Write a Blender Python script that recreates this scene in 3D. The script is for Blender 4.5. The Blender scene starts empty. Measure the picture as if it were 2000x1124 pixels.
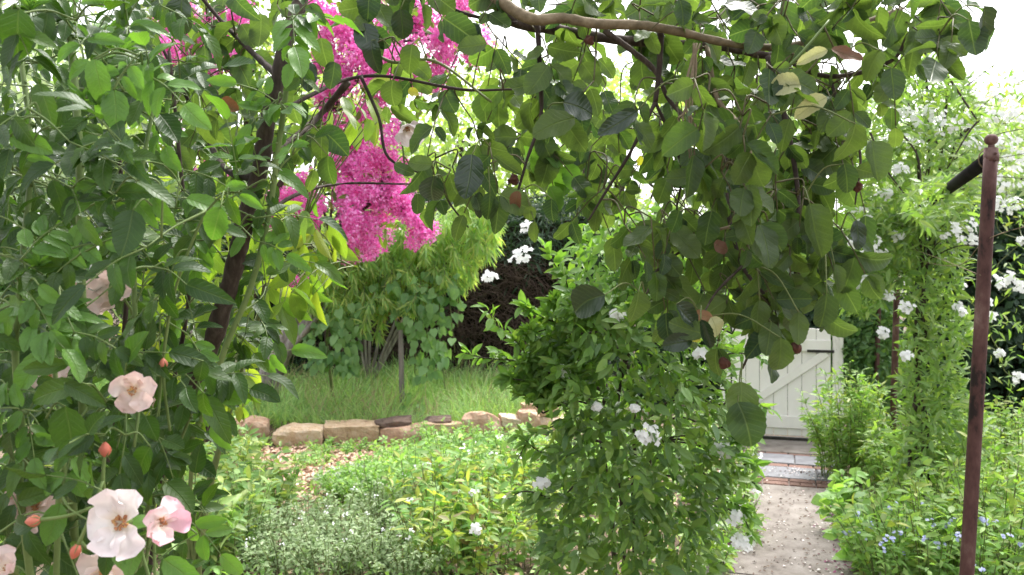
import bpy, bmesh, math, random
import numpy as np
from mathutils import Vector, Matrix

random.seed(11)
rng = np.random.default_rng(11)
sc = bpy.context.scene
col = sc.collection

# ------------------------------------------------------------------ camera
FPX = 1570.0            # focal length in pixels of a 2000 px wide picture
CAMH = 1.6
cam = bpy.data.cameras.new('camera')
camo = bpy.data.objects.new('camera', cam)
col.objects.link(camo)
camo.location = (0, 0, CAMH)
camo.rotation_euler = (math.radians(90), 0, 0)
cam.sensor_width = 36.0
cam.sensor_fit = 'HORIZONTAL'
cam.lens = 18.0 * FPX / 1000.0
cam.clip_start = 0.05
cam.clip_end = 500
cam.dof.use_dof = True
cam.dof.focus_distance = 1.7
cam.dof.aperture_fstop = 9.0
sc.camera = camo

# ------------------------------------------------------------------ sky, sun, exposure
SUN_EL, SUN_AZ = math.radians(58), math.radians(35)     # azimuth from +Y towards +X
world = bpy.data.worlds.new('World')
sc.world = world
world.use_nodes = True
wn = world.node_tree.nodes
wl = world.node_tree.links
bg = wn['Background']
sky = wn.new('ShaderNodeTexSky')
sky.sky_type = 'NISHITA'
sky.sun_disc = False
sky.sun_elevation = SUN_EL
sky.sun_rotation = SUN_AZ
sky.air_density = 1.0
sky.dust_density = 4.0
sky.ozone_density = 1.0
hs = wn.new('ShaderNodeHueSaturation')                 # a closed, grey-white cloud cover
hs.inputs['Saturation'].default_value = 0.16
hs.inputs['Value'].default_value = 1.0
wl.new(sky.outputs[0], hs.inputs['Color'])
wl.new(hs.outputs[0], bg.inputs['Color'])
bg.inputs['Strength'].default_value = 0.15

sun = bpy.data.lights.new('sun', 'SUN')
sun.energy = 1.3
sun.angle = math.radians(25)
sun.color = (1.0, 0.96, 0.9)
suno = bpy.data.objects.new('sun', sun)
col.objects.link(suno)
sdir = Vector((math.sin(SUN_AZ) * math.cos(SUN_EL), math.cos(SUN_AZ) * math.cos(SUN_EL), math.sin(SUN_EL)))
suno.rotation_euler = sdir.to_track_quat('Z', 'Y').to_euler()
suno.location = (0, 0, 20)

sc.view_settings.view_transform = 'Standard'
sc.view_settings.look = 'None'
sc.view_settings.gamma = 1.0
sc.view_settings.exposure = 1.82
sc.view_settings.use_curve_mapping = False

# ------------------------------------------------------------------ helpers
def P(px, py, d):
    """point that lies d metres ahead of the camera"""
    return np.array([(px - 1000.0) / FPX * d, d, CAMH - (py - 562.0) / FPX * d])

def PX(px, d):
    return (px - 1000.0) / FPX * d

def norm(v):
    return v / np.maximum(np.linalg.norm(v, axis=-1, keepdims=True), 1e-9)

def frames(d, n):
    y = norm(d)
    z = norm(n - (n * y).sum(-1, keepdims=True) * y)
    x = np.cross(y, z)
    return np.stack([x, y, z], axis=-1)

def smooth_line(pts, k=6):
    """Catmull-Rom through the points"""
    p = np.array(pts, float)
    if len(p) < 3:
        t = np.linspace(0, 1, k + 1)[:, None]
        return p[0] + (p[-1] - p[0]) * t
    q = np.vstack([2 * p[0] - p[1], p, 2 * p[-1] - p[-2]])
    out = []
    for i in range(1, len(q) - 2):
        for j in range(k):
            t = j / k
            a, b, c, d = q[i - 1], q[i], q[i + 1], q[i + 2]
            out.append(0.5 * ((2 * b) + (c - a) * t + (2 * a - 5 * b + 4 * c - d) * t * t + (3 * b - a - 3 * c + d) * t ** 3))
    out.append(q[-2])
    return np.array(out)

class MB:
    """collects tubes and boxes into one mesh"""
    def __init__(s):
        s.v, s.f, s.n = [], [], 0
    def add(s, verts, faces):
        s.v.append(np.asarray(verts, float))
        s.f += [tuple(i + s.n for i in f) for f in faces]
        s.n += len(verts)
    def tube(s, pts, r0, r1=None, sides=5, jit=0.0):
        pts = np.asarray(pts, float)
        m = len(pts)
        r1 = r0 if r1 is None else r1
        rr = np.linspace(r0, r1, m)
        if jit:
            rr = rr * (1 + rng.uniform(-jit, jit, m))
        tan = norm(np.gradient(pts, axis=0))
        ref = np.array([0.13, 0.95, 0.2]) if abs(tan[0][1]) < 0.8 else np.array([1.0, 0.1, 0.2])
        a = norm(np.cross(tan, ref)); b = np.cross(tan, a)
        ang = np.arange(sides) * 2 * math.pi / sides
        V = (pts[:, None, :] + rr[:, None, None] * (np.cos(ang)[None, :, None] * a[:, None, :] + np.sin(ang)[None, :, None] * b[:, None, :])).reshape(-1, 3)
        F = []
        for i in range(m - 1):
            for j in range(sides):
                k = (j + 1) % sides
                F.append((i * sides + j, i * sides + k, (i + 1) * sides + k, (i + 1) * sides + j))
        F.append(tuple(range(sides))[::-1]); F.append(tuple((m - 1) * sides + j for j in range(sides)))
        s.add(V, F)
    def box(s, c, size, R=None):
        h = np.array(size) / 2.0
        V = np.array([[x, y, z] for x in (-1, 1) for y in (-1, 1) for z in (-1, 1)]) * h
        if R is not None:
            V = V @ np.asarray(R).T
        s.add(V + np.array(c), [(0, 1, 3, 2), (4, 6, 7, 5), (0, 4, 5, 1), (2, 3, 7, 6), (0, 2, 6, 4), (1, 5, 7, 3)])
    def build(s, name, mat, parent=None, base=(0, 0, 0), smooth=True):
        me = bpy.data.meshes.new(name)
        V = np.vstack(s.v) - np.array(base)
        me.from_pydata(V.tolist(), [], s.f)
        if smooth:
            me.polygons.foreach_set('use_smooth', [True] * len(me.polygons))
        me.materials.append(mat)
        o = bpy.data.objects.new(name, me)
        col.objects.link(o)
        if parent is not None:
            o.parent = parent
        return o

def tag(o, label=None, cat=None, group=None, kind=None):
    if label: o['label'] = label
    if cat: o['category'] = cat
    if group: o['group'] = group
    if kind: o['kind'] = kind
    return o

def thing(name, label, cat, base, group=None):
    o = bpy.data.objects.new(name, None)
    o.empty_display_size = 0.1
    col.objects.link(o)
    o.location = tuple(base)
    return tag(o, label, cat, group)

# ------------------------------------------------------------------ materials
def nmat(name):
    m = bpy.data.materials.new(name)
    m.use_nodes = True
    return m, m.node_tree.nodes, m.node_tree.links, m.node_tree.nodes['Principled BSDF']

def ramp(n, stops):
    r = n.new('ShaderNodeValToRGB')
    e = r.color_ramp.elements
    while len(e) < len(stops):
        e.new(0.5)
    for i, (p, c) in enumerate(stops):
        e[i].position = p
        e[i].color = (c[0], c[1], c[2], 1)
    return r

def leaf_mat(name, cols, rough=0.5, trans=0.35, vein=0.0, tcol=None, spec=0.4, mott=0.28, claw=None, rim=None):
    """cols: colours spread at random over the leaves; vein > 0 draws midrib and side veins"""
    m, n, l, b = nmat(name)
    geo = n.new('ShaderNodeNewGeometry')
    oi = n.new('ShaderNodeObjectInfo')
    ad = n.new('ShaderNodeMath'); ad.operation = 'ADD'
    l.new(geo.outputs['Random Per Island'], ad.inputs[0]); l.new(oi.outputs['Random'], ad.inputs[1])
    fr = n.new('ShaderNodeMath'); fr.operation = 'FRACT'
    l.new(ad.outputs[0], fr.inputs[0])
    rp = ramp(n, [(i / max(1, len(cols) - 1), c) for i, c in enumerate(cols)])
    l.new(fr.outputs[0], rp.inputs[0])
    c = rp.outputs[0]
    tc = n.new('ShaderNodeTexCoord')
    nz = n.new('ShaderNodeTexNoise'); nz.inputs['Scale'].default_value = 45 if vein else 9
    nz.inputs['Detail'].default_value = 3
    l.new(tc.outputs['Object'], nz.inputs['Vector'])
    mr = n.new('ShaderNodeMapRange'); mr.inputs[3].default_value = 1 - mott; mr.inputs[4].default_value = 1 + mott
    l.new(nz.outputs[0], mr.inputs[0])
    mx = n.new('ShaderNodeMix'); mx.data_type = 'RGBA'; mx.blend_type = 'MULTIPLY'; mx.inputs[0].default_value = 1.0
    l.new(c, mx.inputs[6]); l.new(mr.outputs[0], mx.inputs[7])
    c = mx.outputs[2]
    if vein:
        sp = n.new('ShaderNodeSeparateXYZ')
        l.new(tc.outputs['UV'], sp.inputs[0])
        def M(op, a, bb=None, clamp=False):
            x = n.new('ShaderNodeMath'); x.operation = op; x.use_clamp = clamp
            for i, v in enumerate((a, bb)):
                if v is None: continue
                if isinstance(v, (int, float)): x.inputs[i].default_value = v
                else: l.new(v, x.inputs[i])
            return x.outputs[0]
        au = M('ABSOLUTE', M('SUBTRACT', sp.outputs[0], 0.5))
        mid = M('SUBTRACT', 1.0, M('MULTIPLY', au, 28.0), True)
        side = M('POWER', M('ABSOLUTE', M('SINE', M('MULTIPLY', M('SUBTRACT', sp.outputs[1], M('MULTIPLY', au, 0.55)), 24.0))), 14.0)
        v = M('MAXIMUM', mid, M('MULTIPLY', side, 0.20))
        mv = n.new('ShaderNodeMix'); mv.data_type = 'RGBA'; mv.blend_type = 'MIX'
        l.new(M('MULTIPLY', v, vein), mv.inputs[0]); l.new(c, mv.inputs[6])
        mv.inputs[7].default_value = (0.17, 0.24, 0.09, 1)
        c = mv.outputs[2]
        bp = n.new('ShaderNodeBump'); bp.inputs['Strength'].default_value = 0.5; bp.inputs['Distance'].default_value = 0.003; bp.invert = True
        l.new(v, bp.inputs['Height']); l.new(bp.outputs[0], b.inputs['Normal'])
    if claw:
        sp = n.new('ShaderNodeSeparateXYZ'); l.new(tc.outputs['UV'], sp.inputs[0])
        for lo, hi, cc in ((.42, .05, claw), (.62, 1.05, rim)):
            m2 = n.new('ShaderNodeMapRange'); m2.inputs[1].default_value = min(lo, hi); m2.inputs[2].default_value = max(lo, hi)
            m2.inputs[3].default_value = 0.0 if hi > lo else .8; m2.inputs[4].default_value = .6 if hi > lo else 0.0
            l.new(sp.outputs[1], m2.inputs[0])
            mg = n.new('ShaderNodeMix'); mg.data_type = 'RGBA'
            l.new(m2.outputs[0], mg.inputs[0]); l.new(c, mg.inputs[6]); mg.inputs[7].default_value = (*cc, 1)
            c = mg.outputs[2]
    l.new(c, b.inputs['Base Color'])
    b.inputs['Roughness'].default_value = rough
    b.inputs['Specular IOR Level'].default_value = spec
    if trans > 0:
        tr = n.new('ShaderNodeBsdfTranslucent')
        tm = n.new('ShaderNodeMix'); tm.data_type = 'RGBA'; tm.blend_type = 'MULTIPLY'; tm.inputs[0].default_value = 1.0
        l.new(c, tm.inputs[6])
        t = tcol or (1.9, 2.0, 0.7)
        tm.inputs[7].default_value = (t[0], t[1], t[2], 1)
        l.new(tm.outputs[2], tr.inputs['Color'])
        ms = n.new('ShaderNodeMixShader'); ms.inputs[0].default_value = trans
        l.new(b.outputs[0], ms.inputs[1]); l.new(tr.outputs[0], ms.inputs[2])
        l.new(ms.outputs[0], n['Material Output'].inputs['Surface'])
    return m

def noise_mat(name, stops, scale=8.0, rough=0.85, bump=0.4, bscale=None, stretch=(1, 1, 1), spec=0.3, dist=0.01, rnd=0.0):
    m, n, l, b = nmat(name)
    tc = n.new('ShaderNodeTexCoord')
    mp = n.new('ShaderNodeMapping'); mp.inputs['Scale'].default_value = stretch
    l.new(tc.outputs['Object'], mp.inputs[0])
    nz = n.new('ShaderNodeTexNoise'); nz.inputs['Scale'].default_value = scale; nz.inputs['Detail'].default_value = 8; nz.inputs['Roughness'].default_value = 0.65
    l.new(mp.outputs[0], nz.inputs['Vector'])
    fac = nz.outputs[0]
    if rnd:
        oi = n.new('ShaderNodeObjectInfo')
        mr = n.new('ShaderNodeMapRange'); mr.inputs[3].default_value = -rnd; mr.inputs[4].default_value = rnd
        l.new(oi.outputs['Random'], mr.inputs[0])
        a = n.new('ShaderNodeMath'); a.operation = 'ADD'
        l.new(fac, a.inputs[0]); l.new(mr.outputs[0], a.inputs[1])
        fac = a.outputs[0]
    rp = ramp(n, stops)
    l.new(fac, rp.inputs[0]); l.new(rp.outputs[0], b.inputs['Base Color'])
    n2 = n.new('ShaderNodeTexNoise'); n2.inputs['Scale'].default_value = bscale or scale * 4; n2.inputs['Detail'].default_value = 6
    l.new(mp.outputs[0], n2.inputs['Vector'])
    bp = n.new('ShaderNodeBump'); bp.inputs['Strength'].default_value = bump; bp.inputs['Distance'].default_value = dist
    l.new(n2.outputs[0], bp.inputs['Height']); l.new(bp.outputs[0], b.inputs['Normal'])
    b.inputs['Roughness'].default_value = rough
    b.inputs['Specular IOR Level'].default_value = spec
    return m

M = {}
M['soil'] = noise_mat('soil', [(0.3, (0.055, 0.038, 0.026)), (0.5, (0.13, 0.095, 0.065)), (0.62, (0.24, 0.18, 0.13)), (0.75, (0.10, 0.12, 0.05))], 2.5, 0.95, 0.8, 30, dist=0.03)
M['bark_brown'] = noise_mat('bark_brown', [(0.3, (0.022, 0.014, 0.010)), (0.5, (0.056, 0.041, 0.032)), (0.72, (0.135, 0.108, 0.088))], 55, 0.85, 0.9, 60, (1, 1, 0.35), dist=0.006)
M['bark_pale'] = noise_mat('bark_pale', [(0.3, (0.10, 0.08, 0.045)), (0.55, (0.20, 0.155, 0.095)), (0.75, (0.30, 0.25, 0.165))], 45, 0.8, 0.7, 60, dist=0.004)
M['bark_grey'] = noise_mat('bark_grey', [(0.3, (0.12, 0.10, 0.095)), (0.5, (0.27, 0.24, 0.22)), (0.7, (0.45, 0.42, 0.40))], 7, 0.9, 1.0, 22, (3, 3, 0.5), dist=0.03)
M['bark_dark'] = noise_mat('bark_dark', [(0.3, (0.02, 0.014, 0.012)), (0.7, (0.08, 0.06, 0.05))], 10, 0.9, 0.8, 40, dist=0.01)
M['cane'] = noise_mat('cane', [(0.3, (0.09, 0.15, 0.04)), (0.7, (0.20, 0.27, 0.09))], 12, 0.5, 0.2, dist=0.002)
M['stem'] = noise_mat('stem', [(0.3, (0.08, 0.12, 0.03)), (0.7, (0.17, 0.19, 0.07))], 14, 0.6, 0.2, dist=0.002)
M['twig_live'] = noise_mat('twig_live', [(0.3, (0.055, 0.055, 0.025)), (0.7, (0.13, 0.115, 0.055))], 20, 0.7, 0.3, dist=0.002)
M['twig_dead'] = noise_mat('twig_dead', [(0.3, (0.050, 0.034, 0.028)), (0.7, (0.15, 0.105, 0.085))], 9, 0.95, 0.4, dist=0.005)
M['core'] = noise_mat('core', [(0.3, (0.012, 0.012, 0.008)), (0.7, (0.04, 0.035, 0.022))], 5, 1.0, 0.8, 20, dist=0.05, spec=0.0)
M['rust'] = noise_mat('rust', [(0.38, (0.016, 0.009, 0.008)), (0.43, (0.060, 0.026, 0.022)), (0.56, (0.095, 0.046, 0.040)), (0.63, (0.13, 0.075, 0.064)), (0.74, (0.21, 0.14, 0.12))], 13, 0.75, 0.5, 60, (1, 1, 0.45), dist=0.002)
M['black_beam'] = noise_mat('black_beam', [(0.3, (0.006, 0.006, 0.006)), (0.7, (0.018, 0.016, 0.017))], 10, 0.85, 0.3, dist=0.003, spec=0.1)
M['white_paint'] = noise_mat('white_paint', [(0.28, (0.50, 0.48, 0.44)), (0.40, (0.74, 0.72, 0.68)), (0.7, (0.80, 0.785, 0.75))], 5, 0.55, 0.2, 40, (1, 1, 0.3), dist=0.002, rnd=0.05)
M['iron'] = noise_mat('iron', [(0.3, (0.01, 0.01, 0.01)), (0.7, (0.04, 0.035, 0.03))], 20, 0.6, 0.3, dist=0.002)
M['concrete'] = noise_mat('concrete', [(0.28, (0.085, 0.07, 0.06)), (0.42, (0.185, 0.160, 0.142)), (0.58, (0.245, 0.217, 0.197)), (0.75, (0.31, 0.285, 0.262))], 5.5, 0.92, 0.6, 45, dist=0.006, rnd=0.03)
M['bluestone'] = noise_mat('bluestone', [(0.3, (0.13, 0.13, 0.142)), (0.7, (0.25, 0.25, 0.27))], 6, 0.85, 0.4, 40, dist=0.004, rnd=0.05)
M['brick'] = noise_mat('brick', [(0.3, (0.13, 0.075, 0.06)), (0.7, (0.25, 0.15, 0.125))], 6, 0.9, 0.5, 40, dist=0.004, rnd=0.12)
M['kerb'] = noise_mat('kerb', [(0.3, (0.16, 0.15, 0.13)), (0.7, (0.36, 0.34, 0.30))], 6, 0.9, 0.5, 30, dist=0.006)
M['stone'] = noise_mat('stone', [(0.26, (0.22, 0.145, 0.095)), (0.42, (0.42, 0.30, 0.19)), (0.55, (0.50, 0.37, 0.25)), (0.72, (0.56, 0.47, 0.36))], 9, 0.9, 1.0, 26, dist=0.03, rnd=0.16)
M['stone_pink'] = noise_mat('stone_pink', [(0.3, (0.30, 0.18, 0.13)), (0.5, (0.46, 0.30, 0.21)), (0.7, (0.52, 0.40, 0.31))], 10, 0.9, 0.9, 16, dist=0.03)
M['stone_dark'] = noise_mat('stone_dark', [(0.3, (0.05, 0.035, 0.03)), (0.7, (0.20, 0.14, 0.11))], 5, 0.9, 0.9, 16, dist=0.03)
M['chip'] = leaf_mat('chip', [(0.287, 0.166, 0.110), (0.604, 0.414, 0.304), (0.791, 0.580, 0.455), (0.475, 0.304, 0.221)], 0.95, 0.0)
M['debris'] = leaf_mat('debris', [(0.07, 0.045, 0.03), (0.15, 0.10, 0.07), (0.10, 0.06, 0.05)], 0.95, 0.0)
M['stake'] = noise_mat('stake', [(0.3, (0.16, 0.14, 0.13)), (0.7, (0.34, 0.31, 0.30))], 8, 0.9, 0.5, 40, (3, 3, .4), dist=0.006)

# foliage
M['rose_leaf'] = leaf_mat('rose_leaf', [(0.021, 0.056, 0.011), (0.033, 0.082, 0.013), (0.048, 0.113, 0.014), (0.030, 0.071, 0.013), (0.071, 0.146, 0.017), (0.026, 0.062, 0.013)], 0.42, 0.30, 0.35, spec=0.45)
M['rose_young'] = leaf_mat('rose_young', [(0.090, 0.199, 0.041), (0.126, 0.257, 0.050), (0.077, 0.171, 0.036)], 0.38, 0.35, 0.40)
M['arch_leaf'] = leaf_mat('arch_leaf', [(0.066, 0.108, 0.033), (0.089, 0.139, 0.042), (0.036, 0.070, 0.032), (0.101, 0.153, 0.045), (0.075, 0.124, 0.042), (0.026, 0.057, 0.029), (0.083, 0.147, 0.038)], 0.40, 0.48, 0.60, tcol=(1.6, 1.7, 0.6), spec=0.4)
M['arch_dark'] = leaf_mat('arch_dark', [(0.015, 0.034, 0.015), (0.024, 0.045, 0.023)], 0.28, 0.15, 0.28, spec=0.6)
M['leaf_brown'] = leaf_mat('leaf_brown', [(0.176, 0.085, 0.041), (0.240, 0.136, 0.068), (0.112, 0.055, 0.036)], 0.7, 0.25, 0.3, tcol=(1.4, 1.1, 0.8))
M['leaf_yellow'] = leaf_mat('leaf_yellow', [(0.42, 0.42, 0.05), (0.36, 0.30, 0.05)], 0.55, 0.4, 0.3)
M['leaf_cream'] = leaf_mat('leaf_cream', [(0.40, 0.42, 0.22), (0.46, 0.44, 0.26)], 0.55, 0.3, 0.4, tcol=(1.2, 1.2, 0.8))
M['glow_leaf'] = leaf_mat('glow_leaf', [(0.11, 0.19, 0.030), (0.17, 0.25, 0.035), (0.075, 0.15, 0.030), (0.22, 0.26, 0.035), (0.08, 0.15, 0.05)], 0.40, 0.5, 0.30)
M['vine_leaf'] = leaf_mat('vine_leaf', [(0.066, 0.136, 0.041), (0.103, 0.191, 0.047), (0.155, 0.247, 0.056), (0.081, 0.162, 0.054), (0.193, 0.286, 0.064)], 0.40, 0.30, 0.3)
M['vine_young'] = leaf_mat('vine_young', [(0.123, 0.240, 0.050), (0.162, 0.290, 0.066), (0.095, 0.200, 0.044), (0.209, 0.310, 0.077)], 0.45, 0.40, 0.3)
M['column_leaf'] = leaf_mat('column_leaf', [(0.111, 0.202, 0.059), (0.167, 0.272, 0.085), (0.211, 0.329, 0.128), (0.133, 0.216, 0.050), (0.256, 0.341, 0.120), (0.089, 0.164, 0.059)], 0.5, 0.42)
M['heart_leaf'] = leaf_mat('heart_leaf', [(0.120, 0.242, 0.098), (0.172, 0.307, 0.117), (0.223, 0.372, 0.156), (0.086, 0.186, 0.077)], 0.5, 0.35, 0.2)
M['feather'] = leaf_mat('feather', [(0.248, 0.382, 0.151), (0.349, 0.474, 0.208), (0.437, 0.459, 0.208), (0.204, 0.336, 0.142), (0.291, 0.444, 0.208)], 0.55, 0.55)
M['feather_dry'] = leaf_mat('feather_dry', [(0.38, 0.24, 0.08), (0.42, 0.31, 0.12)], 0.7, 0.35, tcol=(1.4, 1.2, .8))
M['hedge_dark'] = leaf_mat('hedge_dark', [(0.016, 0.042, 0.021), (0.026, 0.060, 0.027), (0.036, 0.076, 0.035), (0.021, 0.050, 0.029)], 0.6, 0.2)
M['far_light'] = leaf_mat('far_light', [(0.256, 0.355, 0.140), (0.337, 0.434, 0.188), (0.203, 0.302, 0.117), (0.419, 0.486, 0.250)], 0.6, 0.48)
M['far_grey'] = leaf_mat('far_grey', [(0.304, 0.383, 0.235), (0.409, 0.475, 0.317), (0.224, 0.304, 0.179), (0.475, 0.528, 0.386)], 0.6, 0.45, tcol=(1.6, 1.7, 1.0))
M['myrtle_leaf'] = leaf_mat('myrtle_leaf', [(0.10, 0.17, 0.035), (0.16, 0.24, 0.045), (0.07, 0.13, 0.03), (0.20, 0.26, 0.05)], 0.5, 0.42)
M['bed_green'] = leaf_mat('bed_green', [(0.208, 0.353, 0.116), (0.288, 0.465, 0.154), (0.160, 0.288, 0.097), (0.368, 0.513, 0.193)], 0.55, 0.38)
M['bed_mid'] = leaf_mat('bed_mid', [(0.137, 0.251, 0.095), (0.198, 0.337, 0.112), (0.270, 0.405, 0.150), (0.379, 0.432, 0.150), (0.108, 0.207, 0.095)], 0.5, 0.34)
M['bed_silver'] = leaf_mat('bed_silver', [(0.234, 0.333, 0.151), (0.325, 0.417, 0.227), (0.182, 0.275, 0.119), (0.416, 0.496, 0.314)], 0.6, 0.3, tcol=(1.4, 1.5, 1.0))
M['bed_yellow'] = leaf_mat('bed_yellow', [(0.138, 0.281, 0.082), (0.196, 0.350, 0.100), (0.321, 0.406, 0.100), (0.413, 0.436, 0.132), (0.172, 0.309, 0.100), (0.230, 0.380, 0.148), (0.242, 0.168, 0.100)], 0.55, 0.38)
M['bed_white'] = leaf_mat('bed_white', [(0.462, 0.528, 0.418), (0.605, 0.660, 0.572), (0.330, 0.440, 0.275)], 0.6, 0.3, tcol=(1.1, 1.1, 1.0))
M['phlox_leaf'] = leaf_mat('phlox_leaf', [(0.145, 0.278, 0.068), (0.206, 0.350, 0.090), (0.278, 0.399, 0.120), (0.121, 0.217, 0.060), (0.338, 0.374, 0.105)], 0.5, 0.4)
M['dark_shrub'] = leaf_mat('dark_shrub', [(0.058, 0.130, 0.048), (0.098, 0.195, 0.066), (0.156, 0.260, 0.084), (0.072, 0.156, 0.060)], 0.5, 0.3)
M['grass'] = leaf_mat('grass', [(0.144, 0.273, 0.084), (0.212, 0.368, 0.120), (0.288, 0.452, 0.153), (0.365, 0.489, 0.187), (0.175, 0.320, 0.109)], 0.6, 0.35)
M['straw'] = leaf_mat('straw', [(0.400, 0.360, 0.180), (0.300, 0.250, 0.130)], 0.8, 0.2, tcol=(1.2, 1.1, .8))
# flowers
M['white_flower'] = leaf_mat('white_flower', [(0.825, 0.834, 0.834), (0.854, 0.854, 0.844)], 0.6, 0.25, tcol=(1, 1, 1), mott=0.05)
M['blue_flower'] = leaf_mat('blue_flower', [(0.275, 0.312, 0.630), (0.450, 0.480, 0.756), (0.625, 0.648, 0.819)], 0.6, 0.25, tcol=(1, 1, 1))
M['myrtle_pink'] = leaf_mat('myrtle_pink', [(0.80, 0.30, 0.60), (0.762, 0.139, 0.496), (0.880, 0.261, 0.663), (0.880, 0.466, 0.786), (0.615, 0.084, 0.372), (0.880, 0.205, 0.607)], 0.6, 0.38, tcol=(1.15, 1.0, 1.1))
M['petal_white'] = leaf_mat('petal_white', [(0.86, 0.80, 0.80), (0.88, 0.84, 0.83)], 0.5, 0.25, tcol=(1, .93, .93), mott=0.05, claw=(.80,.74,.56), rim=(.84,.72,.75))
M['petal_pink'] = leaf_mat('petal_pink', [(0.849, 0.664, 0.676), (0.870, 0.760, 0.749), (0.827, 0.507, 0.604)], 0.5, 0.30, tcol=(1, .85, .88), mott=0.05, claw=(.84,.76,.56), rim=(.80,.40,.52))
M['petal_blush'] = leaf_mat('petal_blush', [(0.792, 0.634, 0.598), (0.836, 0.732, 0.689)], 0.5, 0.35, tcol=(1, .88, .85), mott=0.05, claw=(.80,.72,.50), rim=(.80,.58,.60))
M['stamen'] = leaf_mat('stamen', [(0.50, 0.24, 0.10), (0.42, 0.17, 0.09), (0.60, 0.38, 0.14)], 0.7, 0.0)
M['bud'] = leaf_mat('bud', [(0.66, 0.17, 0.11), (0.72, 0.25, 0.17)], 0.5, 0.15, tcol=(1, .7, .6))
M['fallen_white'] = leaf_mat('fallen_white', [(0.66, 0.60, 0.57), (0.76, 0.72, 0.70), (0.60, 0.46, 0.45)], 0.7, 0.1, tcol=(1, 1, 1))
M['fallen_purple'] = leaf_mat('fallen_purple', [(0.16, 0.035, 0.085), (0.26, 0.075, 0.15), (0.10, 0.03, 0.05)], 0.8, 0.0)
M['spent'] = noise_mat('spent', [(0.3, (0.03, 0.012, 0.008)), (0.7, (0.11, 0.045, 0.03))], 30, 0.95, 0.6, dist=0.003)

# ------------------------------------------------------------------ leaf templates
def leaf_template(kind, n=10, half=2, fold=0.25, curl=0.25, wave=0.0, width=0.6, serr=0.0, seed=0):
    """unit-length blade along +Y, normal +Z; returns verts, quads, uv"""
    r = np.random.default_rng(seed)
    t = np.linspace(0, 1, n + 1)
    prof = {'ovate': t ** 0.55 * (1 - t) ** 0.72, 'round': t ** 0.50 * (1 - t) ** 0.60,
            'lance': t ** 0.75 * (1 - t) ** 0.95, 'heart': (t + 0.012) ** 0.28 * (1 - t) ** 0.85,
            'petal': t ** 0.85 * np.maximum(1 - t, 0) ** 0.36, 'blade': (1 - t) ** 0.8}[kind]
    prof = prof / prof.max() * width * 0.5
    prof = np.maximum(prof, 0.006)
    if serr:
        prof[1:-1] *= 1 + serr * np.where(np.arange(n - 1) % 2 == 0, 1, -1)
    side = np.linspace(-1, 1, 2 * half + 1)
    ph = r.uniform(0, 6)
    V, UV = [], []
    lat = r.uniform(-0.06, 0.06)
    for i in range(n + 1):
        for s in side:
            w = prof[i]
            x = s * w * (1 - 0.25 * fold * abs(s)) + lat * math.sin(t[i] * 3)
            z = fold * abs(s) ** 1.3 * w - curl * t[i] ** 2 * 0.6 + wave * w * math.sin(t[i] * 11 + ph + s) * abs(s)
            y = t[i] - 0.12 * curl * t[i] ** 2
            if kind == 'heart' and i == 0:
                y -= 0.10 * abs(s)
            if kind == 'petal':
                y += -0.10 * math.exp(-((s) / 0.25) ** 2) * (t[i] > 0.9)
            V.append((x, y, z)); UV.append((0.5 + 0.5 * s * w / max(prof.max(), 1e-6), t[i]))
    k = 2 * half + 1
    F = []
    for i in range(n):
        for j in range(2 * half):
            F.append((i * k + j, i * k + j + 1, (i + 1) * k + j + 1, (i + 1) * k + j))
    return np.array(V), np.array(F), np.array(UV)

T = {}
T['rose'] = [leaf_template('ovate', 12, 2, 0.30, c, 0.10, w, 0.035, i) for i, (c, w) in enumerate([(0.15, .48), (0.5, .52), (0.85, .42), (0.3, .56), (1.1, .46)])]
T['arch'] = [leaf_template('round', 14, 2, f, c, 0.14, w, 0.03, 10 + i) for i, (f, c, w) in enumerate([(.2, .15, .72), (.4, .5, .62), (.1, .3, .80), (.8, .4, .54), (.25, -.35, .68), (.6, 1.0, .60), (.3, .7, .74)])]
T['glow'] = [leaf_template('lance', 10, 2, f, c, 0.1, w, 0.0, 20 + i) for i, (f, c, w) in enumerate([(.2, .3, .42), (.5, .6, .36), (.3, .15, .46)])]
T['vine'] = [leaf_template('ovate', 4, 1, f, c, 0.0, w, 0.0, 30 + i) for i, (f, c, w) in enumerate([(.3, .3, .38), (.5, .6, .32), (.2, .2, .44)])]
T['lance'] = [leaf_template('lance', 3, 1, f, c, 0.0, w, 0.0, 40 + i) for i, (f, c, w) in enumerate([(.3, .3, .28), (.4, .6, .24)])]
T['heart'] = [leaf_template('heart', 5, 1, f, c, 0.0, w, 0.0, 50 + i) for i, (f, c, w) in enumerate([(.2, .25, .80), (.4, .5, .74), (.1, .2, .86)])]
T['small'] = [leaf_template('ovate', 2, 1, .3, .4, 0, .5, 0, 60)]
T['needle'] = [leaf_template('lance', 2, 1, .2, .5, 0, .13, 0, 61)]
T['far'] = [leaf_template('ovate', 2, 1, .3, .3, 0, .62, 0, 62)]
T['petal'] = [leaf_template('petal', 14, 5, f, c, .36, w, 0, 70 + i) for i, (f, c, w) in enumerate([(.5, -.45, 1.0), (.35, .3, .96), (.7, -.7, 1.0), (.4, .7, 1.04), (.55, -.25, .98)])]
T['floret'] = [leaf_template('petal', 2, 1, .2, .1, 0, .9, 0, 80)]
T['blade'] = [leaf_template('blade', 4, 1, .4, c, 0, .035, 0, 81 + i) for i, c in enumerate((.5, 1.0, 1.6))]

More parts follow.
